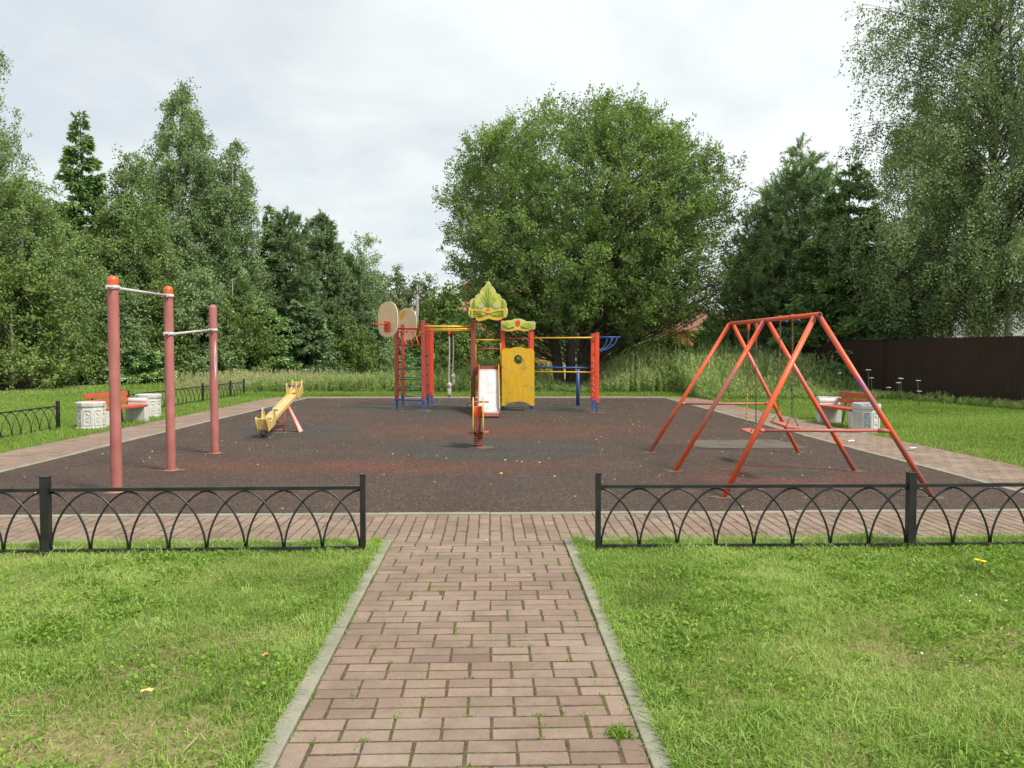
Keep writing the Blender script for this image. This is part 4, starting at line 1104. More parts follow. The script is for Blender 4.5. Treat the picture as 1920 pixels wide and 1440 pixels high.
def house(label, x0, x1, y0, y1, hw, hr, wall, roof, name='house', wins=(), axis='x'):
    t_ = thing(name, label, 'house', ((x0 + x1) / 2, (y0 + y1) / 2, 0))
    mb = MB(); mb.box(((x0 + x1) / 2, (y0 + y1) / 2, hw / 2), (x1 - x0, y1 - y0, hw))
    ym = (y0 + y1) / 2; xm = (x0 + x1) / 2
    if axis == 'x': mb.add([(x0, y0, hw), (x0, y1, hw), (x0, ym, hr), (x1, y0, hw), (x1, y1, hw), (x1, ym, hr)], [(0, 1, 2), (3, 5, 4)])
    else: mb.add([(x0, y0, hw), (x1, y0, hw), (xm, y0, hr), (x0, y1, hw), (x1, y1, hw), (xm, y1, hr)], [(0, 1, 2), (3, 5, 4)])
    wl = mb.build('wall', M[wall], t_, True)
    o_ = .35; e = .12
    for s_ in (1, -1):
        mb = MB()
        if axis == 'x':
            ye = y0 - o_ if s_ > 0 else y1 + o_; sl_ = (hr - hw) / (ym - y0)
            q = [(x0 - o_, ye, hw - o_ * sl_), (x1 + o_, ye, hw - o_ * sl_), (x1 + o_, ym, hr), (x0 - o_, ym, hr)]
        else:
            xe = x0 - o_ if s_ > 0 else x1 + o_; sl_ = (hr - hw) / (xm - x0)
            q = [(xe, y0 - o_, hw - o_ * sl_), (xe, y1 + o_, hw - o_ * sl_), (xm, y1 + o_, hr), (xm, y0 - o_, hr)]
        mb.add([(a, b, c_ + .02) for a, b, c_ in q] + [(a, b, c_ + .02 + e) for a, b, c_ in q], [(3, 2, 1, 0), (4, 5, 6, 7)] + [(i, (i + 1) % 4, 4 + (i + 1) % 4, 4 + i) for i in range(4)])
        mb.build('roof', M[roof], t_, True)
    for (wx, wz, ww, wh) in wins:
        mb = MB(); mb.box((wx, y0 - .02, wz), (ww + .16, .06, wh + .16)); wf = mb.build('window', M['lamp_metal'], t_, True)
        mb = MB(); mb.box((wx, y0 - .045, wz), (ww, .03, wh)); mb.build('pane', M['glass'], wf, True)
    return t_
hx = at(945, 600, 62).x
house('orange brick house half hidden behind the crown of the big willow', hx - 3.0, hx + 4.0, 62, 69, 4.9, 7.2, 'orange_brick', 'roof_orange', wins=((hx - 3, 4.0, 1.1, 1.3), (hx, 4.0, 1.1, 1.3), (hx + 3, 4.0, 1.1, 1.3)))
hx = at(1290, 600, 56).x
house('low orange brick house seen between the willow and the dark pine', hx - 4.5, hx + 4.5, 56, 63, 3.2, 4.6, 'orange_brick', 'roof_brown', wins=((hx - 2.5, 2.2, 1.2, 1.2), (hx + 1.5, 2.2, 1.2, 1.2)))
hx = at(1800, 600, 44).x
house('white block house wall showing above the brown fence beside the birch trunks', hx - 1.5, hx + 5.5, 44, 52, 3.4, 5.6, 'white_block', 'roof_brown', axis='y')
up = thing('street_lamp', 'tall slim concrete lamp post rising behind the climbing tower', 'lamp post', (*at(783, 680, 66).xy, 0))
px_, py_ = up.location.x, up.location.y
mb = MB(); mb.tube([(px_, py_, 0), (px_, py_, 6.4)], [0.16, 0.11], 10); mb.build('pole', M['pole_concrete'], up, True)
mb = MB(); mb.tube([(px_, py_, 6.3), (px_, py_, 7.4)], 0.035, 8); mb.build('mast', M['lamp_metal'], up, True)
mb = MB(); mb.lathe([(0, 7.38), (.2, 7.4), (.3, 7.5), (.22, 7.6), (0, 7.63)], (px_, py_, 0), 14); mb.build('lamp_head', M['lamp_metal'], up, True)
for k in range(3):
    mb = MB(); mb.tube([(px_ - .45, py_, 5.2 + k * .35), (px_ + .1, py_, 5.2 + k * .35)], .03, 6); mb.tube([(px_ - .42, py_, 5.2 + k * .35), (px_ - .42, py_, 5.36 + k * .35)], .05, 8); mb.build('insulator_arm', M['lamp_metal'], up, True)
mb = MB(); q_ = at(779, 583, 60); mb.tube([(q_.x, q_.y, 0), (q_.x, q_.y, q_.z)], .045, 8)
mb.lathe([(.06, 0), (.06, .12), (.045, .14)], (q_.x, q_.y, 0), 8); mb.lathe([(.05, q_.z - .05), (.05, q_.z + .03), (0, q_.z + .05)], (q_.x, q_.y, 0), 8)
tag(mb.build('metal_pole', M['lamp_metal']), 'thin pale metal pole close beside the concrete lamp post', 'pole')

# ------------------------------------------------------------------ TREES
def unit(v): return v / (np.linalg.norm(v, axis=-1, keepdims=True) + 1e-9)
def leaf_quads(P, L, W, rg, dirs=None, jit=1.0):
    n = len(P); a = rg.normal(size=(n, 3))
    if dirs is not None: a = dirs + a * jit
    a = unit(a); b = unit(np.cross(a, rg.normal(size=(n, 3))))
    L = (L * rg.uniform(.65, 1.3, n))[:, None]; W = (W * rg.uniform(.7, 1.25, n))[:, None]
    V = np.stack([P, P + a * L * .45 + b * W * .5, P + a * L, P + a * L * .5 - b * W * .5], 1).reshape(-1, 3)
    return V, np.arange(4 * n).reshape(n, 4)
def tubes(paths, radii, ns=5):
    """paths (B,k,3), radii (B,k)"""
    B, k, _ = paths.shape
    T = unit(np.gradient(paths, axis=1)); ref = np.tile(np.array([0.31, 0.2, 0.05]), (B, k, 1)); ref[..., 2] += (np.abs(T[..., 2]) < .8)
    u = unit(np.cross(T, ref)); v = np.cross(T, u)
    an = 2 * np.pi * np.arange(ns) / ns
    V = paths[:, :, None] + radii[:, :, None, None] * (np.cos(an)[None, None, :, None] * u[:, :, None] + np.sin(an)[None, None, :, None] * v[:, :, None])
    idx = np.arange(B * k * ns).reshape(B, k, ns); nx = np.roll(idx, -1, 2)
    F = np.stack([idx[:, :-1], nx[:, :-1], nx[:, 1:], idx[:, 1:]], -1).reshape(-1, 4)
    return V.reshape(-1, 3), F
def join(parts):
    V, F, o = [], [], 0
    for v, f in parts: V.append(v); F.append(f + o); o += len(v)
    return np.concatenate(V), np.concatenate(F)
def bez(A, C, B, k):
    t_ = np.linspace(0, 1, k)[None, :, None]
    return (1 - t_) ** 2 * A[:, None] + 2 * t_ * (1 - t_) * C[:, None] + t_ ** 2 * B[:, None]

PROF = {
    'round': lambda s: np.where(s < .28, .86 + .14 * s / .28, np.clip(1 - np.clip((s - .28) / .72, 0, 1) ** 2.9, 0, 1) ** .5),
    'birch': lambda s: np.where(s < .3, .72 + .28 * s / .3, np.clip((1 - s) / .7, 0, 1) ** .62),
    'oval': lambda s: np.sin(np.pi * np.clip(s, 0, 1) ** .75) ** .6,
    'column': lambda s: np.where(s < .15, .6 + .4 * s / .15, np.clip((1 - s) / .85, 0, 1) ** .45),
    'bush': lambda s: np.where(s < .3, .9 + .1 * s / .3, np.clip((1 - s) / .7, 0, 1) ** .5),
}
def broadleaf(label, x, y, h, rad, z0=1.0, prof='birch', leaf='birch_leaf', barkm='birch_bark', seed=1, nt=160, tw=7, lv=22, lsize=(.11, .07), clump=.7,
              droop=0.0, stems=1, trunk_r=.16, cat='tree', name='birch_tree', lean=(0, 0), offc=(0, 0), hollow=.45, group=None, spread=1.0, lumpk=.22):
    rg = np.random.default_rng(seed)
    t_ = thing(name, label, cat, (x, y, 0), 0, group)
    # stems
    base = np.array([0, 0, 0.0]); SP = []; br = []
    for i in range(stems):
        a = 2 * np.pi * i / max(stems, 1) + rg.uniform(-.5, .5)
        out = (0 if stems == 1 else rad * .45 * rg.uniform(.6, 1.1)) * spread
        top = np.array([math.cos(a) * out + lean[0] + offc[0] * .7, math.sin(a) * out + lean[1], (h * .97 if stems == 1 else z0 + (h - z0) * rg.uniform(.65, .85))])
        A = base + np.array([math.cos(a), math.sin(a), 0]) * (0 if stems == 1 else (.75 if stems > 3 else .35))
        C = A + (top - A) * np.array([.12, .12, .5])
        pth = bez(A[None], C[None], top[None], 14)[0]
        wob = rg.normal(0, .006 * h, (14, 3)); wob[0] = 0; wob[:, 2] = 0; pth = pth + np.cumsum(wob, 0) * .5
        r = trunk_r * (1 - np.linspace(0, 1, 14)) ** .8 + .012
        br.append((pth[None], r[None], 9)); SP.append(np.array([np.interp(np.linspace(0, 13, 60), np.arange(14), pth[:, c]) for c in range(3)]).T)
    SPa = np.concatenate(SP)
    # crown targets
    s = rg.uniform(0, 1, nt * 6); pr = PROF[prof](s); keep = rg.uniform(0, 1, len(s)) < pr ** 1.4 + .02
    s = s[keep][:nt]; n = len(s); th = rg.uniform(0, 2 * np.pi, n)
    lump = 1 + lumpk * (vnoise(th * 1.1, s * 4.0, 1.0, seed + 7) - .5) * 2
    u = np.where(rg.uniform(0, 1, n) < hollow, rg.uniform(.80, 1.0, n), np.sqrt(rg.uniform(.02, .85, n)))
    rr = rad * PROF[prof](s) * lump * u
    T = np.stack([rr * np.cos(th) + offc[0] + lean[0] * s, rr * np.sin(th) + offc[1] + lean[1] * s, z0 + (h - z0) * s], 1)
    D = np.linalg.norm(T[:, None] - SPa[None], axis=2); hd = np.linalg.norm((T[:, None] - SPa[None])[..., :2], axis=2)
    cost = D + np.maximum(0, SPa[None, :, 2] - (T[:, None, 2] - .45 * hd)) * 3
    A = SPa[np.argmin(cost, 1)]
    ln = np.linalg.norm(T - A, axis=1)
    C = (A + T) / 2; C[:, 2] += ln * (.22 if droop else .05); C += rg.normal(0, .10, C.shape) * ln[:, None]
    P = bez(A, C, T, 7)
    r0 = np.clip((.0055 if not droop else .0038) * ln + .004, .006, trunk_r * .5)
    br.append((P, r0[:, None] * np.linspace(1, .25, 7)[None], 4))
    # twigs around each target
    ti = np.repeat(np.arange(n), tw); f = rg.uniform(.25, 1.0, len(ti)) ** .55; k = np.clip((f * 6).astype(int), 0, 5)
    st = P[ti, k] + (P[ti, k + 1] - P[ti, k]) * (f * 6 - k)[:, None]
    dirv = unit(rg.normal(size=(len(ti), 3)) + unit(T - A)[ti] * .7 + (np.array([0, 0, -droop * 1.6]) if droop else np.array([0, 0, .35])))
    tl_ = clump * rg.uniform(.5, 1.35, len(ti)); E = st + dirv * tl_[:, None]
    if droop: E = E + np.array([0, 0, -1.0]) * (droop * clump * rg.uniform(.2, 1.6, len(ti)))[:, None]
    TP = bez(st, st + dirv * (tl_ * .55)[:, None], E, 4)
    br.append((TP, np.full((len(ti), 4), .005) * np.array([1.4, 1, .7, .4]), 3))
    li = np.repeat(np.arange(len(ti)), lv); g = rg.uniform(.1, 1.02, len(li)) * 3; k = np.clip(g.astype(int), 0, 2); fr_ = (g - k)[:, None]
    LP = TP[li, k] * (1 - fr_) + TP[li, k + 1] * fr_ + rg.normal(0, clump * .12, (len(li), 3))
    hang = np.tile(np.array([0, 0, -.7 if droop else .15]), (len(LP), 1))
    V, F = leaf_quads(LP, lsize[0], lsize[1], rg, hang, .8)
    crr = np.repeat(rg.uniform(0, 1, n), tw * lv) * .60 + rg.uniform(0, 1, len(LP)) * .40
    mesh_np('crown', V, F, M[leaf], t_, rnd=crr)
    Vt, Ft = join([tubes(p, r, ns) for p, r, ns in br[:stems]])
    tr = mesh_np('trunk', Vt, Ft, M[barkm], t_, smooth=True)
    Vt, Ft = join([tubes(p, r, ns) for p, r, ns in br[stems:]])
    mesh_np('branches', Vt, Ft, M['bark'], t_, smooth=True)
    return t_

def spruce(label, x, y, h, rad, seed=1, dens=1.0, leaf='spruce_needle', zb=.4, cat='spruce', powr=.85, el=(.26, .07), group=None):
    rg = np.random.default_rng(seed); t_ = thing('spruce_tree', label, cat, (x, y, 0), 0, group)
    zz_ = np.arange(zb, h - .35, .30); B = []
    for z in zz_:
        k = max(4, int(9 * (1 - z / h) + 4))
        for q in range(k): B.append((z + rg.uniform(-.14, .14), rg.uniform(0, 2 * np.pi), rad * ((1 - z / h) ** powr) * rg.uniform(.65, 1.12) + .12))
    B = np.array(B); n = len(B); dr = np.stack([np.cos(B[:, 1]), np.sin(B[:, 1]), np.zeros(n)], 1)
    A = np.stack([np.zeros(n), np.zeros(n), B[:, 0]], 1); sl_ = (.45 * B[:, 0] / h - .22)[:, None]
    E = A + dr * B[:, 2:3] + np.array([0, 0, 1.0]) * B[:, 2:3] * sl_; C = A + dr * B[:, 2:3] * .55 + np.array([0, 0, 1.0]) * B[:, 2:3] * (sl_ * .55 - .10)
    P = bez(A, C, E, 6)
    cnt = np.clip((B[:, 2] * 11 * dens).astype(int), 3, 60); ti = np.repeat(np.arange(n), cnt); f = rg.uniform(.12, 1, len(ti)) ** .8
    k = np.clip((f * 5).astype(int), 0, 4); st = P[ti, k] + (P[ti, k + 1] - P[ti, k]) * (f * 5 - k)[:, None]
    side = np.cross(dr[ti], [0, 0, 1.0]) * np.where(rg.uniform(0, 1, len(ti)) < .5, 1, -1)[:, None]
    td = unit(side * .8 + dr[ti] * .8 + np.stack([rg.normal(0, .2, len(ti)), rg.normal(0, .2, len(ti)), rg.uniform(-.65, .05, len(ti))], 1))
    tlen = (.14 + .30 * B[ti, 2] * (1.05 - f)) * rg.uniform(.6, 1.2, len(ti)); E2 = st + td * tlen[:, None]
    per = 7; li = np.repeat(np.arange(len(ti)), per); g = np.tile(np.linspace(.05, 1, per), len(ti)) + rg.uniform(-.08, .08, len(li))
    LP = st[li] + (E2 - st)[li] * g[:, None] + rg.normal(0, .02, (len(li), 3))
    V, F = leaf_quads(LP, el[0], el[1], rg, td[li] * 1.0, .38)
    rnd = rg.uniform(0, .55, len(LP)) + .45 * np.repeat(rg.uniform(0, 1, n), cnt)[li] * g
    mesh_np('crown', V, F, M[leaf], t_, rnd=np.clip(rnd, 0, 1))
    tp = np.stack([np.zeros(12), np.zeros(12), np.linspace(0, h, 12)], 1); tp[:, 0] += rg.normal(0, .02, 12)
    Vt, Ft = join([tubes(tp[None], (.012 * h * (1 - np.linspace(0, 1, 12)) + .012)[None], 8), tubes(P, np.clip(B[:, 2:3] * .012, .006, .04) * np.linspace(1, .2, 6)[None], 4)])
    mesh_np('trunk', Vt, Ft, M['bark'], t_, smooth=True)
    return t_

def pine(label, x, y, h, rad, seed=1, nt=120, tuft=14, tw=8, zb=.8, prof='oval', nl=(.20, .028), leaf='pine_needle', group=None, lean=0):
    rg = np.random.default_rng(seed); t_ = thing('pine_tree', label, 'pine', (x, y, 0), 0, group)
    s = rg.uniform(0, 1, nt * 6); pr = PROF[prof](s); s = s[rg.uniform(0, 1, len(s)) < pr ** 1.3 + .03][:nt]; n = len(s); th = rg.uniform(0, 2 * np.pi, n)
    lump = 1 + .5 * (vnoise(th * 1.3, s * 5, 1.0, seed + 3) - .5)
    rr = rad * PROF[prof](s) * lump * np.sqrt(rg.uniform(.15, 1, n)); T = np.stack([rr * np.cos(th), rr * np.sin(th), zb + (h - zb) * s], 1)
    A = np.stack([np.zeros(n), np.zeros(n), np.clip(T[:, 2] - rr * .35 - .3, .3, h)], 1); ln = np.linalg.norm(T - A, axis=1)
    C = A + (T - A) * .6; C[:, 2] -= ln * .10; P = bez(A, C, T, 6)
    ti = np.repeat(np.arange(n), tw); f = rg.uniform(.45, 1, len(ti)); k = np.clip((f * 5).astype(int), 0, 4); st = P[ti, k] + (P[ti, k + 1] - P[ti, k]) * (f * 5 - k)[:, None]
    d = unit(rg.normal(size=(len(ti), 3)) * .7 + unit(T - A)[ti] * .6 + np.array([0, 0, .55])); tl_ = rg.uniform(.25, .8, len(ti)); E = st + d * tl_[:, None]
    TP = np.stack([st, st + (E - st) * .5 - np.array([0, 0, .04]), E], 1)
    per = tuft * 3; li = np.repeat(np.arange(len(ti)), per); g = rg.uniform(.25, 1, len(li))
    LP = st[li] + (E - st)[li] * g[:, None]
    V, F = leaf_quads(LP, nl[0], nl[1], rg, d[li] * .9, .62)
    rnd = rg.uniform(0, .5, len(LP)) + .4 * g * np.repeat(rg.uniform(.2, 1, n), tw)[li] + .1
    mesh_np('crown', V, F, M[leaf], t_, rnd=np.clip(rnd, 0, 1))
    tp = np.stack([np.linspace(0, lean, 12), np.zeros(12), np.linspace(0, h * .97, 12)], 1)
    Vt, Ft = join([tubes(tp[None], (.014 * h * (1 - np.linspace(0, 1, 12)) + .015)[None], 8), tubes(P, np.clip(ln * .014, .01, .06)[:, None] * np.linspace(1, .3, 6)[None], 4), tubes(TP, np.full((len(ti), 3), .01), 3)])
    mesh_np('trunk', Vt, Ft, M['pine_bark'], t_, smooth=True)
    return t_

def tx(px, Y): return at(px, 600, Y).x
def tz(py, Y): return at(960, py, Y).z

# the big willow behind the play structure
broadleaf('big round-headed willow with several dark leaning trunks behind the play structure', tx(1078, 35), 35, tz(196, 35), 7.15, z0=3.0, prof='round', leaf='willow_leaf', barkm='bark',
          seed=4, nt=1250, tw=8, lv=22, lsize=(.14, .060), clump=.60, stems=5, spread=1.35, trunk_r=.23, name='willow_tree', offc=(.55, 0), hollow=.45, lumpk=.11)
# birches on the right behind the brown fence
broadleaf('tall weeping birch with a white trunk behind the brown fence', tx(1850, 29), 29, 21.5, 6.1, z0=3.4, prof='column', seed=11, nt=500, tw=8, lv=30, lsize=(.10, .065), clump=.75, droop=.9, trunk_r=.14, cat='birch', offc=(-.2, 0), hollow=.4)
broadleaf('birch with a pale double trunk at the right picture edge behind the fence', tx(1925, 27), 27.5, 20.5, 4.0, z0=2.4, prof='column', seed=12, nt=300, tw=8, lv=28, lsize=(.10, .065), clump=.75, droop=.9, trunk_r=.12, cat='birch', stems=2, spread=.25, hollow=.4)
broadleaf('low drooping birch beside the spruce, its foliage hanging over the brown fence', tx(1696, 31), 31, 6.6, 1.95, z0=1.2, prof='oval', seed=13, nt=170, tw=8, lv=30, lsize=(.10, .065), clump=.65, droop=.9, trunk_r=.09, cat='birch')
broadleaf('birch with thin crown standing between the spruce and the tall white birch', tx(1735, 36), 36, 13.5, 3.0, z0=5.6, prof='column', seed=14, nt=130, tw=8, lv=26, lsize=(.12, .07), clump=.7, droop=.8, trunk_r=.12, cat='birch')
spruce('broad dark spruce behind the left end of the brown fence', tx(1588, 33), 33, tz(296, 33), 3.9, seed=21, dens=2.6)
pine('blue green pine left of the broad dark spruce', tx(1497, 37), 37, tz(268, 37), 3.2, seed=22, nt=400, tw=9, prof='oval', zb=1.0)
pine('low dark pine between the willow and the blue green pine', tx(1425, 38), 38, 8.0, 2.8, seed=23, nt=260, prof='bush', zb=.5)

# the tree line on the left
broadleaf('tall birch whose feathery crown enters at the left picture edge', tx(-70, 40), 40, tz(40, 40), 4.7, z0=2.5, prof='column', leaf='birch_leaf', seed=31, nt=340, tw=8, lv=28, lsize=(.13, .08), clump=.8, droop=.8, trunk_r=.2, cat='birch')
broadleaf('broad yellowish birch filling the left picture edge, in front of the spruce', tx(50, 38), 38, tz(315, 38), 4.2, z0=.8, prof='birch', leaf='birch_leaf_warm', seed=32, nt=380, tw=8, lv=26, lsize=(.12, .08), clump=.7, droop=.7, trunk_r=.14, cat='birch')
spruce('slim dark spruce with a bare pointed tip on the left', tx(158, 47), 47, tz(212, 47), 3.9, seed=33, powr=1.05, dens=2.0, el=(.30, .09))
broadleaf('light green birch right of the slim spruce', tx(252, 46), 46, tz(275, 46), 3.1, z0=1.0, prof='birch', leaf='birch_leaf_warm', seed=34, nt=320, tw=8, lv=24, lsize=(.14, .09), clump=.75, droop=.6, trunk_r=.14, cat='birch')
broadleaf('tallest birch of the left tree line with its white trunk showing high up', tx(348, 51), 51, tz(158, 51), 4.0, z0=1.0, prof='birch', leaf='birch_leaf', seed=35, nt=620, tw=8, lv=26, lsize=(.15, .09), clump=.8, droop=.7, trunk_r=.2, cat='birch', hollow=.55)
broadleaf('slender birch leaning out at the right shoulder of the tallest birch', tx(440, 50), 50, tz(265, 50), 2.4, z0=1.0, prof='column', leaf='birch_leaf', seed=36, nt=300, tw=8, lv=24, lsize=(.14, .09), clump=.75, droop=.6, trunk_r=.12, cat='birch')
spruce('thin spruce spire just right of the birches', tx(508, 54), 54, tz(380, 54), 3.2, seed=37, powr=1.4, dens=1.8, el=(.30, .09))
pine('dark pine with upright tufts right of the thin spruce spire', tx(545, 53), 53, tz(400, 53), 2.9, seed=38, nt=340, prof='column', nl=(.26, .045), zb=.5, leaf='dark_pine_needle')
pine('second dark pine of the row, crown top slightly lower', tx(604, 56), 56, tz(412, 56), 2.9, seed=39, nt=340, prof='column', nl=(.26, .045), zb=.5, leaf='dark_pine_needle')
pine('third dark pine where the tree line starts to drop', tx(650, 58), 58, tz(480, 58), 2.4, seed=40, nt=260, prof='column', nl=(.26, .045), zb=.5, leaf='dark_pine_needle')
broadleaf('airy aspen with loose upright twigs at the right end of the tree line', tx(682, 60), 60, tz(448, 60), 1.9, z0=.6, prof='column', leaf='birch_leaf', seed=41, nt=150, tw=6, lv=20, lsize=(.15, .10), clump=.8, trunk_r=.1, cat='aspen', name='aspen_tree', barkm='bark')
bl = [
    (20, 35, 500, 3.0, 'bush_leaf', 'dark leafy shrub at the foot of the yellowish birch'),
    (130, 41, 560, 2.8, 'bush_leaf', 'rounded shrub under the slim spruce'),
    (215, 42, 520, 2.8, 'birch_leaf', 'young birch growing behind the left pull-up post'),
    (300, 44, 540, 2.7, 'bush_leaf', 'green understory tree behind the middle pull-up post'),
    (372, 45, 500, 2.8, 'birch_leaf', 'young birch behind the short pull-up post'),
    (432, 47, 520, 2.6, 'bush_leaf', 'leafy understory tree under the slender birch'),
    (640, 55, 600, 2.4, 'bush_leaf', 'low leafy tree in front of the third dark pine'),
    (695, 58, 590, 1.8, 'birch_leaf', 'small pale tree at the open end of the tree line'),
]
for i, (px, Y, py, rd, lf, lb) in enumerate(bl):
    broadleaf(lb, tx(px, Y), Y, tz(py, Y), rd, z0=.2, prof='bush', leaf=lf, barkm='birch_bark' if 'birch' in lb else 'bark', seed=60 + i, nt=170, tw=7, lv=20, lsize=(.15, .10), clump=.65, trunk_r=.08, droop=.3 if 'birch' in lf else 0, cat='tree', name='young_tree')
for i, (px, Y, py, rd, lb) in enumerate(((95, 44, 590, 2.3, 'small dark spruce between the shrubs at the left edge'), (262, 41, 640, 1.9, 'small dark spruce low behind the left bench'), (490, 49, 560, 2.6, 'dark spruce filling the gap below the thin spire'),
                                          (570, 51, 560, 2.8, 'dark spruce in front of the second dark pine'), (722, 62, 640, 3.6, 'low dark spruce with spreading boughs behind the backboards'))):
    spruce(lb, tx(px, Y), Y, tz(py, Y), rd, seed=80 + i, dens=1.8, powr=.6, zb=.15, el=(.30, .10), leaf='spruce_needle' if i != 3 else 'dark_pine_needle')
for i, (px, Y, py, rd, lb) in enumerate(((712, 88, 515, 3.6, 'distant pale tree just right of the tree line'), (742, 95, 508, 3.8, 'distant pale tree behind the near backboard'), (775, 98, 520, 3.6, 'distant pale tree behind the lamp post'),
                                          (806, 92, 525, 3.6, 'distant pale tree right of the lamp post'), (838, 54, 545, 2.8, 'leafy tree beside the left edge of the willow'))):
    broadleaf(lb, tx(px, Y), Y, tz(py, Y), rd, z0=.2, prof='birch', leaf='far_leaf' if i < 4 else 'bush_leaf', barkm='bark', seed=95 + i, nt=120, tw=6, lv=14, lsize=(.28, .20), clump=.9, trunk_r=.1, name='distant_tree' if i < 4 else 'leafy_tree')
for i, (px, Y, py, rd, lb) in enumerate(((1170, 46, 610, 2.6, 'rounded bush behind the willow trunks'), (1250, 43, 635, 2.0, 'bright green bush right of the willow trunks'), (860, 50, 600, 3.0, 'dark bush left of the willow trunks behind the beam'), (960, 52, 610, 3.0, 'dark bush behind the slide tower'),
                                          (1345, 44, 600, 2.2, 'leafy bush in front of the low brick house'))):
    broadleaf(lb, tx(px, Y), Y, tz(py, Y), rd, z0=.1, prof='bush', leaf='bush_leaf', barkm='bark', seed=110 + i, nt=100, tw=7, lv=16, lsize=(.17, .12), clump=.6, trunk_r=.06, cat='bush', name='bush')

# far-off wood behind everything, one uncountable mass
rg = np.random.default_rng(77)
def wood(name, x0, x1, y0, y1, hmin, hmax, n, seed, leaf, size):
    rg = np.random.default_rng(seed)
    x = rg.uniform(x0, x1, n); y = rg.uniform(y0, y1, n)
    hh = hmin + (hmax - hmin) * (vnoise(x, y * .5, .28, seed) * .6 + vnoise(x, y, .9, seed + 1) * .4)
    z = hh * rg.uniform(0, 1, n) ** .75
    V, F = leaf_quads(np.stack([x, y, z], 1), size, size * .7, rg)
    return tag(mesh_np(name, V, F, M[leaf], rnd=rg.uniform(0, 1, n)), 'dense distant woodland closing the view behind the tree line', 'woodland', kind='stuff')
wood('distant_wood', -75, -12, 62, 74, 5, 9, 60000, 5, 'bush_leaf', .5)
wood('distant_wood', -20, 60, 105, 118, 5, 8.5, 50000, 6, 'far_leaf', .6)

# ------------------------------------------------------------------ GRASS AND WEEDS
def blades(name, P, L, W, rg, m, lean=.5, label=None, cat='grass', rnd=None):
    n = len(P); a = rg.uniform(0, 2 * np.pi, n); d = np.stack([np.cos(a), np.sin(a), np.zeros(n)], 1); s = np.stack([-np.sin(a), np.cos(a), np.zeros(n)], 1)
    tw_ = rg.uniform(-1.2, 1.2, n)[:, None]; s = s * np.cos(tw_) + d * np.sin(tw_)
    ln = (np.abs(rg.normal(0, lean, n)) + .1)[:, None]; L = L[:, None]; W = W[:, None]; z = np.array([0, 0, 1.0])
    p1 = P + (d * ln * .35 + z * .62) * L; p2 = P + (d * ln * 1.0 + z * np.clip(1.05 - ln * .55, .12, 1)) * L
    V = np.stack([P - s * W * .5, P + s * W * .5, p1 + s * W * .42, p1 - s * W * .42, p2], 1).reshape(-1, 3)
    b = np.arange(n)[:, None] * 5
    F = np.concatenate([b + np.array([0, 1, 2]), b + np.array([0, 2, 3]), b + np.array([3, 2, 4])], 0)
    rv = rg.uniform(0, 1, n) if rnd is None else rnd
    return tag(mesh_np(name, V, F, M[m], rnd=np.tile(rv, 3)), label, cat, kind='stuff')

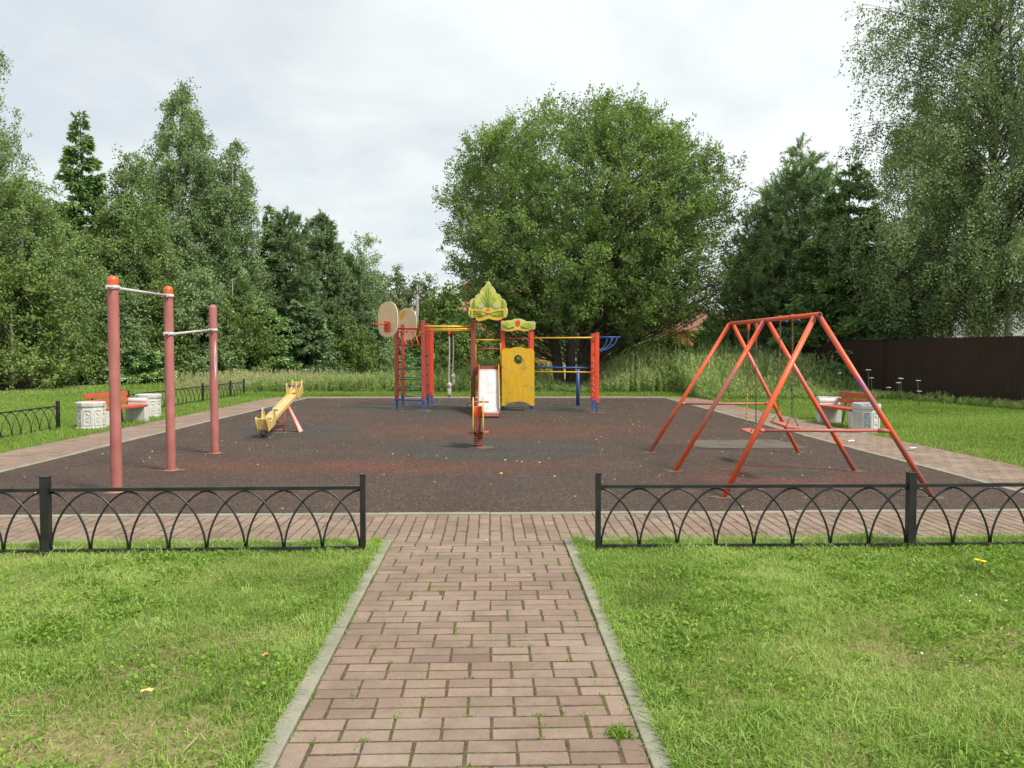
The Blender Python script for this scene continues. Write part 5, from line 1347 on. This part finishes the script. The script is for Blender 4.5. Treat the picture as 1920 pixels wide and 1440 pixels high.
def lawn_pts(n, x0, x1, y0, y1, rg):
    return rg.uniform(x0, x1, n), rg.uniform(y0, y1, n)
def inside_hard(x, y):
    """true where paving or court lies"""
    a = (x > PXL - K - .005) & (x < PXR + K + .005) & (y < YC + .05)
    b = (y > YC - .02) & (y < YN + .05)
    c_ = (x > XL - K - LW) & (x < XR + K + .15 + LW) & (y > YN) & (y < YF + 1.3)
    return a | b | c_
rg = np.random.default_rng(101)
fence_y = 6.40
def near_lawn(side, seed):
    rg = np.random.default_rng(seed)
    x0, x1 = (-5.6, PXL - K) if side < 0 else (PXR + K, 6.2)
    n = int((x1 - x0) * 4.9 * 9500); x, y = lawn_pts(n, x0, x1, 1.7, YC - .02, rg)
    cover = fbm(x, y, 1.3, 40 + side) * .7 + fbm(x, y, 5.0, 60 + side) * .3
    edge = np.minimum(1, np.abs(x - (x1 if side < 0 else x0)) / .25)
    bare = np.clip((.47 - cover) * 7, 0, 1) * np.clip((5.3 - y) / 1.5, .15, 1) * edge
    if side < 0: bare = np.maximum(bare, np.clip(1.0 - np.hypot((x + 1.65) / 1.0, (y - 3.1) / .55), 0, 1) ** .6 * 1.08)
    else: bare = np.maximum(bare, np.clip(1.0 - np.hypot((x - 2.0) / 1.2, (y - 4.0) / .35), 0, 1) * .5)
    k = rg.uniform(0, 1, n) > np.minimum(bare, 1.12) * .88
    x, y = x[k], y[k]; cover = cover[k]
    tall = np.exp(-((y - 6.36) / .15) ** 2) * 1.1 * (.3 + fbm(x, y * 0, 1.6, 17)) + np.clip(fbm(x, y, 2.6, 71 + side) - .5, 0, 1) * 3.2 + np.clip(fbm(x, y, 7, 75 + side) - .62, 0, 1) * 5
    L = rg.uniform(.022, .052, len(x)) * (1 + tall * 1.1); W = rg.uniform(.0028, .0055, len(x)) * (1 + tall * .25)
    P = np.stack([x, y, np.full(len(x), -.002)], 1)
    blades('lawn_grass', P, L, W, rg, 'grass', 1.0, 'short uneven lawn grass beside the brick path', rnd=np.clip(rg.uniform(0, 1, len(x)) * .8 + (fbm(x, y, .8, 90 + side) - .45) * 1.1 + np.clip(y - 5.2, 0, 1) * .12, 0, 1))
    # straw and dead blades lying flat
    n2 = 26000; x, y = lawn_pts(n2, x0, x1, 1.8, YC - .1, rg)
    k = (fbm(x, y, 1.3, 40 + side) < .46) | (rg.uniform(0, 1, n2) < .10); x, y = x[k], y[k]
    P = np.stack([x, y, rg.uniform(.004, .022, len(x))], 1)
    V, F = leaf_quads(P, .06, .0032, rg, np.stack([rg.normal(size=len(x)), rg.normal(size=len(x)), rg.uniform(0, .25, len(x))], 1) * 2, .2)
    V[:, 2] = np.maximum(V[:, 2], .003)
    tag(mesh_np('dead_grass', V, F, M['straw'], rnd=rg.uniform(0, 1, len(x))), 'dry straw coloured blades lying in the lawn', 'dead grass', kind='stuff')
    nt_ = 330; cx = rg.uniform(x0 + .05, x1 - .05, nt_); cy = rg.uniform(1.9, YC - .12, nt_); k = fbm(cx, cy, 1.3, 40 + side) > .42; cx, cy = cx[k], cy[k]
    i = np.repeat(np.arange(len(cx)), 34); sz = rg.uniform(.45, 1.25, len(cx))[i]
    P = np.stack([cx[i] + rg.normal(0, .022, len(i)) * sz, cy[i] + rg.normal(0, .022, len(i)) * sz, np.full(len(i), -.002)], 1)
    blades('grass_tufts', P, rg.uniform(.045, .105, len(i)) * sz, rg.uniform(.0035, .0060, len(i)), rg, 'grass', 1.35, 'longer arching tufts standing out of the lawn', rnd=np.clip(rg.uniform(.3, 1, len(i)) * .6 + rg.uniform(0, .5, len(cx))[i], 0, 1))
    # broad little leaves: clover, plantain, dandelion
    nc = 1900; cx = rg.uniform(x0, x1, nc); cy = rg.uniform(1.9, YC - .1, nc)
    k = fbm(cx, cy, .9, 33 + side) > .46; cx, cy = cx[k], cy[k]; per = 26
    i = np.repeat(np.arange(len(cx)), per); rad_ = rg.uniform(.04, .13, len(cx))[i]; a = rg.uniform(0, 2 * np.pi, len(i)); q = np.sqrt(rg.uniform(0, 1, len(i)))
    P = np.stack([cx[i] + rad_ * q * np.cos(a), cy[i] + rad_ * q * np.sin(a), rg.uniform(.012, .05, len(i))], 1)
    k = ~inside_hard(P[:, 0], P[:, 1]); P, a = P[k], a[k]
    V, F = leaf_quads(P, .024, .017, rg, np.stack([np.cos(a), np.sin(a), np.full(len(a), .35)], 1), .35)
    V[:, 2] = np.maximum(V[:, 2], .004)
    tag(mesh_np('clover_patch', V, F, M['broad_leaf'], rnd=rg.uniform(0, 1, len(P))), 'small broad clover and plantain leaves among the grass', 'ground cover', kind='stuff')
near_lawn(-1, 201); near_lawn(1, 202)

# grass round the far sides of the court and over the meadow
def field(name, x0, x1, y0, y1, dens, L0, L1, W0, W1, seed, m='grass_far', label='', bias=.0, nearonly=None):
    rg = np.random.default_rng(seed); n = int((x1 - x0) * (y1 - y0) * dens); x, y = lawn_pts(n, x0, x1, y0, y1, rg)
    k = ~inside_hard(x, y); x, y = x[k], y[k]
    px_ = x / y  # keep the gravel track clear
    f = fbm(x, y, .35, seed + 5)
    L = rg.uniform(L0, L1, len(x)) * (.6 + f * .9); W = rg.uniform(W0, W1, len(x))
    return blades(name, np.stack([x, y, np.full(len(x), -.003)], 1), L, W, rg, m, .45, label, rnd=np.clip(rg.uniform(0, 1, len(x)) * .7 + (f - .35) * .8 + bias, 0, 1))
field('verge_grass', -14, XL - K - LW, 8.0, 21, 850, .05, .13, .006, .012, 301, label='mown grass verge left of the side walkway')
field('verge_grass', XR + K + .15 + LW, 17, 8.0, 24, 850, .035, .085, .007, .013, 302, label='rough grass verge right of the side walkway')
field('verge_grass', XL - 6, 14, YF + 1.25, 31.5, 520, .06, .16, .010, .018, 303, label='grass strip behind the far edge of the court')
field('meadow_grass', -34, XL - K - LW, 21, 31, 330, .04, .10, .012, .020, 304, label='meadow grass beyond the left fence')
field('verge_grass', XR + K + .15 + LW, 15, 24, 31, 420, .04, .11, .012, .02, 306, label='rough grass in front of the brown fence')
# meadow farther off, kept off the gravel track
rgm = np.random.default_rng(305)
def track_clear(x, y):
    lo = [(p.x, p.y) for p in tl]; hi = [(p.x, p.y) for p in tu][::-1]
    xs_lo = np.array([p[0] for p in lo]); ys_lo = np.array([p[1] for p in lo]); xs_hi = np.array([p[0] for p in hi]); ys_hi = np.array([p[1] for p in hi])
    a = np.interp(x, xs_lo, ys_lo); b = np.interp(x, xs_hi, ys_hi)
    return ~((y > a - .1) & (y < b + .1) & (x > xs_lo.min()))
n = 130000; x = rgm.uniform(-48, -4, n); y = rgm.uniform(31, 66, n); k = track_clear(x, y); x, y = x[k], y[k]; f = fbm(x, y, .3, 9)
blades('meadow_grass', np.stack([x, y, np.zeros(len(x))], 1), rgm.uniform(.08, .22, len(x)) * (.4 + f) * np.where(track_clear(x, y + 4.5) & track_clear(x, y + 3) & track_clear(x, y + 1.5) & track_clear(x, y + .7), 1, .15), rgm.uniform(.02, .04, len(x)), rgm, 'grass_far', .45, 'tall meadow grass on both sides of the gravel track', rnd=np.clip(rgm.uniform(0, 1, len(x)) * .7 + (f - .3) * .7, 0, 1))

def weeds(name, x, y, h, seed, label, tip=.3, per=30, lsz=(.15, .028), m='weed'):
    rg = np.random.default_rng(seed); n = len(x); lean = rg.normal(0, .10, (n, 2)) * h[:, None]
    B = np.stack([x, y, np.zeros(n)], 1); T = B + np.stack([lean[:, 0], lean[:, 1], h], 1); P = bez(B, (B + T) / 2 - np.stack([lean[:, 0] * .3, lean[:, 1] * .3, 0 * h], 1), T, 5)
    V1, F1 = tubes(P, np.full((n, 5), .006) * np.array([1.3, 1.1, .9, .7, .4]), 3)
    i = np.repeat(np.arange(n), per); g = rg.uniform(.08, 1, len(i)); k = np.clip((g * 4).astype(int), 0, 3); f = (g * 4 - k)[:, None]
    LP = P[i, k] * (1 - f) + P[i, k + 1] * f; a = rg.uniform(0, 2 * np.pi, len(i)); d = np.stack([np.cos(a), np.sin(a), rg.uniform(.2, 1.4, len(i))], 1)
    V2, F2 = leaf_quads(LP, lsz[0] , lsz[1], rg, d * (1.25 - g)[:, None] * 2 + np.array([0, 0, 1.0]) * g[:, None], .25)
    V, F = join([(V1, F1), (V2, F2)])
    tone = fbm(x, y, .5, seed + 2)
    rnd = np.concatenate([np.full(len(F1), .2), np.clip(.15 + g * .35 * tip / .3 + (tone[i] - .4) * .7 + rg.uniform(0, .35, len(i)), 0, 1)])
    return tag(mesh_np(name, V, F, M[m], rnd=rnd), label, 'weeds', kind='stuff')
rgw = np.random.default_rng(401)
def wpts(n, x0, x1, y0, y1): return rgw.uniform(x0, x1, n), rgw.uniform(y0, y1, n)
x, y = wpts(5200, -1.0, 12.2, 31.0, 38.5)
h = (0.85 + .45 * np.clip((x - 2) / 5, 0, 1) - .85 * np.exp(-((x - 3.6) / 1.5) ** 2)) * (.55 + .75 * fbm(x, y, .6, 3)) * np.clip(.55 + (y - 31) / 2.5, .3, 1.1) * rgw.uniform(.7, 1.15, len(x)) * 1.15
weeds('tall_weeds', x, y, h, 402, 'tall dense weeds behind the court around the willow trunks', per=34)
x, y = wpts(2600, -9.5, -1.0, 31.2, 38)
weeds('tall_weeds', x, y, (.38 + .75 * fbm(x, y, .6, 13) * np.clip((x + 8.5) / 6, .25, 1)) * rgw.uniform(.55, 1.2, len(x)), 403, 'tall weeds behind the climbing tower', per=26)
x, y = wpts(2100, 7.3, 13.9, 26.5, 32.5)
weeds('tall_weeds', x, y, rgw.uniform(.6, 1.6, len(x)) * np.clip((y - 27.2 + np.clip(11.2 - x, -3, 1) * .6) / 2.6, .10, 1), 404, 'tall mugwort weeds in front of the left end of the brown fence', per=34)
x, y = wpts(1600, -9.0, 12.0, 31.2, 37.5)
h = (0.65 + .95 * np.clip((x + 1) / 6, 0, 1) - 1.1 * np.exp(-((x - 3.6) / 1.5) ** 2)) * rgw.uniform(.75, 1.25, len(x))
weeds('plume_weeds', x, y, h, 408, 'tall pale seed plumes rising out of the weeds behind the court', per=26, lsz=(.07, .018), m='weed_tip', tip=.6)
# along the brown fence
s = rgw.uniform(0, 1, 700); a0 = np.array([14.1, 30.0]); a1 = np.array([16.3, 15.8])
x = a0[0] + (a1[0] - a0[0]) * s - rgw.uniform(.08, .9, 700); y = a0[1] + (a1[1] - a0[1]) * s - rgw.uniform(0, .6, 700)
kk = vnoise(x, y, .8, 5); weeds('fence_weeds', x, y, rgw.uniform(.05, .20, 700) + .7 * np.clip(kk - .6, 0, 1), 405, 'straggly weeds at the foot of the brown fence', per=18, lsz=(.12, .02))
x, y = wpts(1500, -13, -7.2, 31.5, 40)
weeds('meadow_weeds', x, y, rgw.uniform(.3, .8, len(x)), 406, 'loose flowering weeds at the meadow edge behind the seesaw', per=16, lsz=(.12, .02), m='weed_tip')
# white umbel flowers in front of the fence
for i, (px, py, yb, dep) in enumerate(((1628, 694, 745, 24.5), (1634, 709, 750, 24.5), (1689, 710, 752, 23.8), (1685, 718, 755, 23.8), (1721, 714, 758, 23.2), (1723, 734, 758, 23.2), (1666, 727, 755, 23.8), (1575, 700, 745, 26))):
    top = at(px, py, dep)
    desc = ('tallest white umbel flower left of the fence weeds', 'white umbel flower just below the tallest one', 'left one of the white umbel flowers standing against the brown fence', 'white umbel flower hanging a little below its neighbour at the fence', 'rightmost high white umbel flower against the brown fence',
            'lowest white umbel flower at the right of the group', 'white umbel flower low in the middle of the group', 'white umbel flower beside the swing leg among the weeds')[i]
    t_ = thing('wild_carrot', desc, 'flower', (top.x, top.y, 0), 0, 'white umbel flowers by the brown fence')
    mb = MB(); mb.tube([(top.x + .03, top.y, 0), (top.x + .02, top.y, top.z * .5), (top.x, top.y, top.z)], [.008, .006, .004], 5)
    mb.build('stem', M['weed'], t_, True)
    mb = MB(); rgf = random.Random(i)
    for q in range(26):
        a = rgf.uniform(0, 6.28); rr_ = .075 * math.sqrt(rgf.random()); c = Vector((top.x + rr_ * math.cos(a), top.y + rr_ * math.sin(a), top.z + .02 - rr_ * .25))
        mb.lathe([(0, -.008), (.013, 0), (0, .009)], c, 5)
    mb.build('flower_head', M['white_petal'], t_, True)

# weeds sprouting from the path joints
rgp = np.random.default_rng(501); pj = (PXR - PXL) / 7; P = []
for q in range(95):
    row = rgp.integers(8, 30); yy = .32 + row * pj; col = rgp.integers(0, 15); xx = PXL + col * pj / 2
    for z_ in range(rgp.integers(4, 26)): P.append((xx + rgp.normal(0, .014), yy + rgp.normal(0, .010) + (rgp.uniform(0, pj) if rgp.random() < .3 else 0), .005))
for q in range(1100):
    P.append((PXL + rgp.uniform(0, .012) if rgp.random() < .5 else PXR - rgp.uniform(0, .012), rgp.uniform(1.8, YC), .004))
P = np.array(P); blades('joint_weeds', P, rgp.uniform(.010, .032, len(P)), rgp.uniform(.003, .006, len(P)), rgp, 'broad_leaf', .9, 'tiny green weeds sprouting in the joints of the brick path', 'weeds')
n = 2600; x = rgp.uniform(-7, 7, n); y = YC - .01 + np.abs(rgp.normal(0, .10, n)); k = (fbm(x, y, 1.5, 8) > .5) & ((x < PXL - .05) | (x > PXR + .05))
x, y = x[k], y[k]; blades('joint_weeds', np.stack([x, y, np.full(len(x), .01)], 1), rgp.uniform(.02, .06, len(x)), rgp.uniform(.003, .006, len(x)), rgp, 'grass', .8, 'grass blades spilling over the edge of the cross path', 'weeds')
# grass hanging over the kerbs beside the path
for sx_ in (PXL - K, PXR + K):
    n = 5200; y = rgp.uniform(1.8, YC, n); s_ = -1 if sx_ < 0 else 1; x = sx_ + s_ * np.abs(rgp.normal(0, .04, n)) - s_ * .012 * (fbm(y, y, 2.0, 7) > .5)
    blades('kerb_grass', np.stack([x, y, np.full(n, .004)], 1), rgp.uniform(.03, .085, n) * (.5 + fbm(y, y * 0 + sx_, 2.4, 5)), rgp.uniform(.003, .006, n), rgp, 'grass', .9, 'longer grass overhanging the kerb of the brick path')
tf = G(1160, 1385); n = 130; a = rgp.uniform(0, 6.28, n); q = np.sqrt(rgp.uniform(0, 1, n)) * .045
o = blades('weed_tuft', np.stack([tf.x + q * np.cos(a), tf.y + q * np.sin(a), np.full(n, .006)], 1), rgp.uniform(.025, .06, n), rgp.uniform(.004, .008, n), rgp, 'broad_leaf', 1.0)
del o['kind']; tag(o, 'largest green weed tuft on the brick path near its right kerb', 'weed tuft')

# litter flecks on the court
rgl = np.random.default_rng(601); n = 420
x = rgl.uniform(XL + .3, XR - .2, n); y = rgl.uniform(YN + .2, YF - .5, n); V, F = leaf_quads(np.stack([x, y, np.full(n, .019)], 1), .032, .022, rgl, np.stack([rgl.normal(size=n), rgl.normal(size=n), np.zeros(n)], 1) * 4, .02)
V[:, 2] = np.clip(V[:, 2], .017, .03)
tag(mesh_np('leaf_litter', V, F, M['pale_leaf'], rnd=rgl.uniform(0, 1, n)), 'pale scattered leaf flecks on the rubber court', 'leaf litter', kind='stuff')
def scrap(name, px, py, m, size, label, cat, z=.02, seed=1):
    rgz = random.Random(seed); c = G(px, py, z); mb = MB(); vs_ = []
    for k_ in range(9):
        a = 2 * math.pi * k_ / 9; rr_ = size * rgz.uniform(.6, 1.1); vs_.append((c.x + rr_ * math.cos(a), c.y + rr_ * .7 * math.sin(a), z + rgz.uniform(0, size * .5)))
    vs_.append((c.x, c.y, z + size * .45)); b_ = [(a, b, d - .002) for a, b, d in vs_]
    mb.add(vs_ + b_, [(k_, (k_ + 1) % 9, 9) for k_ in range(9)] + [(10 + (k_ + 1) % 9, 10 + k_, 19) for k_ in range(9)])
    return tag(mb.build(name, m), label, cat)
scrap('fallen_leaf', 499, 1228, M['dry_leaf'], .024, 'orange fallen leaf on the left lawn near the path', 'leaf', .05, 1)
scrap('fallen_leaf', 275, 1297, M['pale_leaf'], .032, 'pale yellow fallen leaf in the middle of the left lawn', 'leaf', .04, 2)
scrap('fallen_leaf', 940, 888, M['yellow_petal'], .03, 'yellow leaf lying on the rubber court in front of the spring rider', 'leaf', .02, 3)
scrap('paper_scrap', 914, 1013, M['paper'], .018, 'tiny white scrap where the brick path meets the cross path', 'litter', .025, 4)
scrap('paper_scrap', 1597, 828, M['paper'], .06, 'white scrap on the right walkway before the scribbled bin', 'litter', .02, 5)
scrap('paper_scrap', 1711, 842, M['paper'], .07, 'white scrap at the grass edge of the right walkway', 'litter', .04, 6)
a, b = G(341, 1412, .02), G(384, 1368, .035)
mb = MB(); mb.tube([a, a.lerp(b, .5) + Vector((.004, 0, .004)), b], [.004, .0035, .002], 6); tag(mb.build('dry_stick', M['stick']), 'thin dry stick lying on the bare patch of the left lawn', 'stick')
for i, (px, py, lb) in enumerate(((1831, 1050, 'left one of two yellow dandelions below the right fence'), (1843, 1053, 'right one of two yellow dandelions below the right fence'))):
    c = G(px, py, .09); t_ = thing('dandelion', lb, 'flower', (c.x, c.y, 0), 0, 'dandelions by the fence')
    mb = MB(); mb.tube([(c.x, c.y, 0), (c.x, c.y, .085)], .003, 5); mb.build('stem', M['weed'], t_, True)
    mb = MB(); mb.lathe([(0, -.01), (.014, -.004), (.024, .004), (.012, .009), (0, .008)], (c.x, c.y, .09), 12); mb.build('flower_head', M['yellow_petal'], t_, True)
for i, (px, py) in enumerate(((1801, 1119), (1830, 1117), (1818, 1129), (1886, 1128), (1728, 1227), (1875, 1146))):
    c = G(px, py, .05); t_ = thing('clover_flower', 'small round white clover flower in the right lawn', 'flower', (c.x, c.y, 0), 0, 'white clover flowers')
    mb = MB(); mb.tube([(c.x, c.y, 0), (c.x, c.y, .05)], .002, 5); mb.build('stem', M['weed'], t_, True)
    mb = MB(); mb.lathe([(0, -.007), (.006, -.004), (.008, .001), (.005, .006), (0, .008)], (c.x, c.y, .055), 8); mb.build('flower_head', M['white_petal'], t_, True)
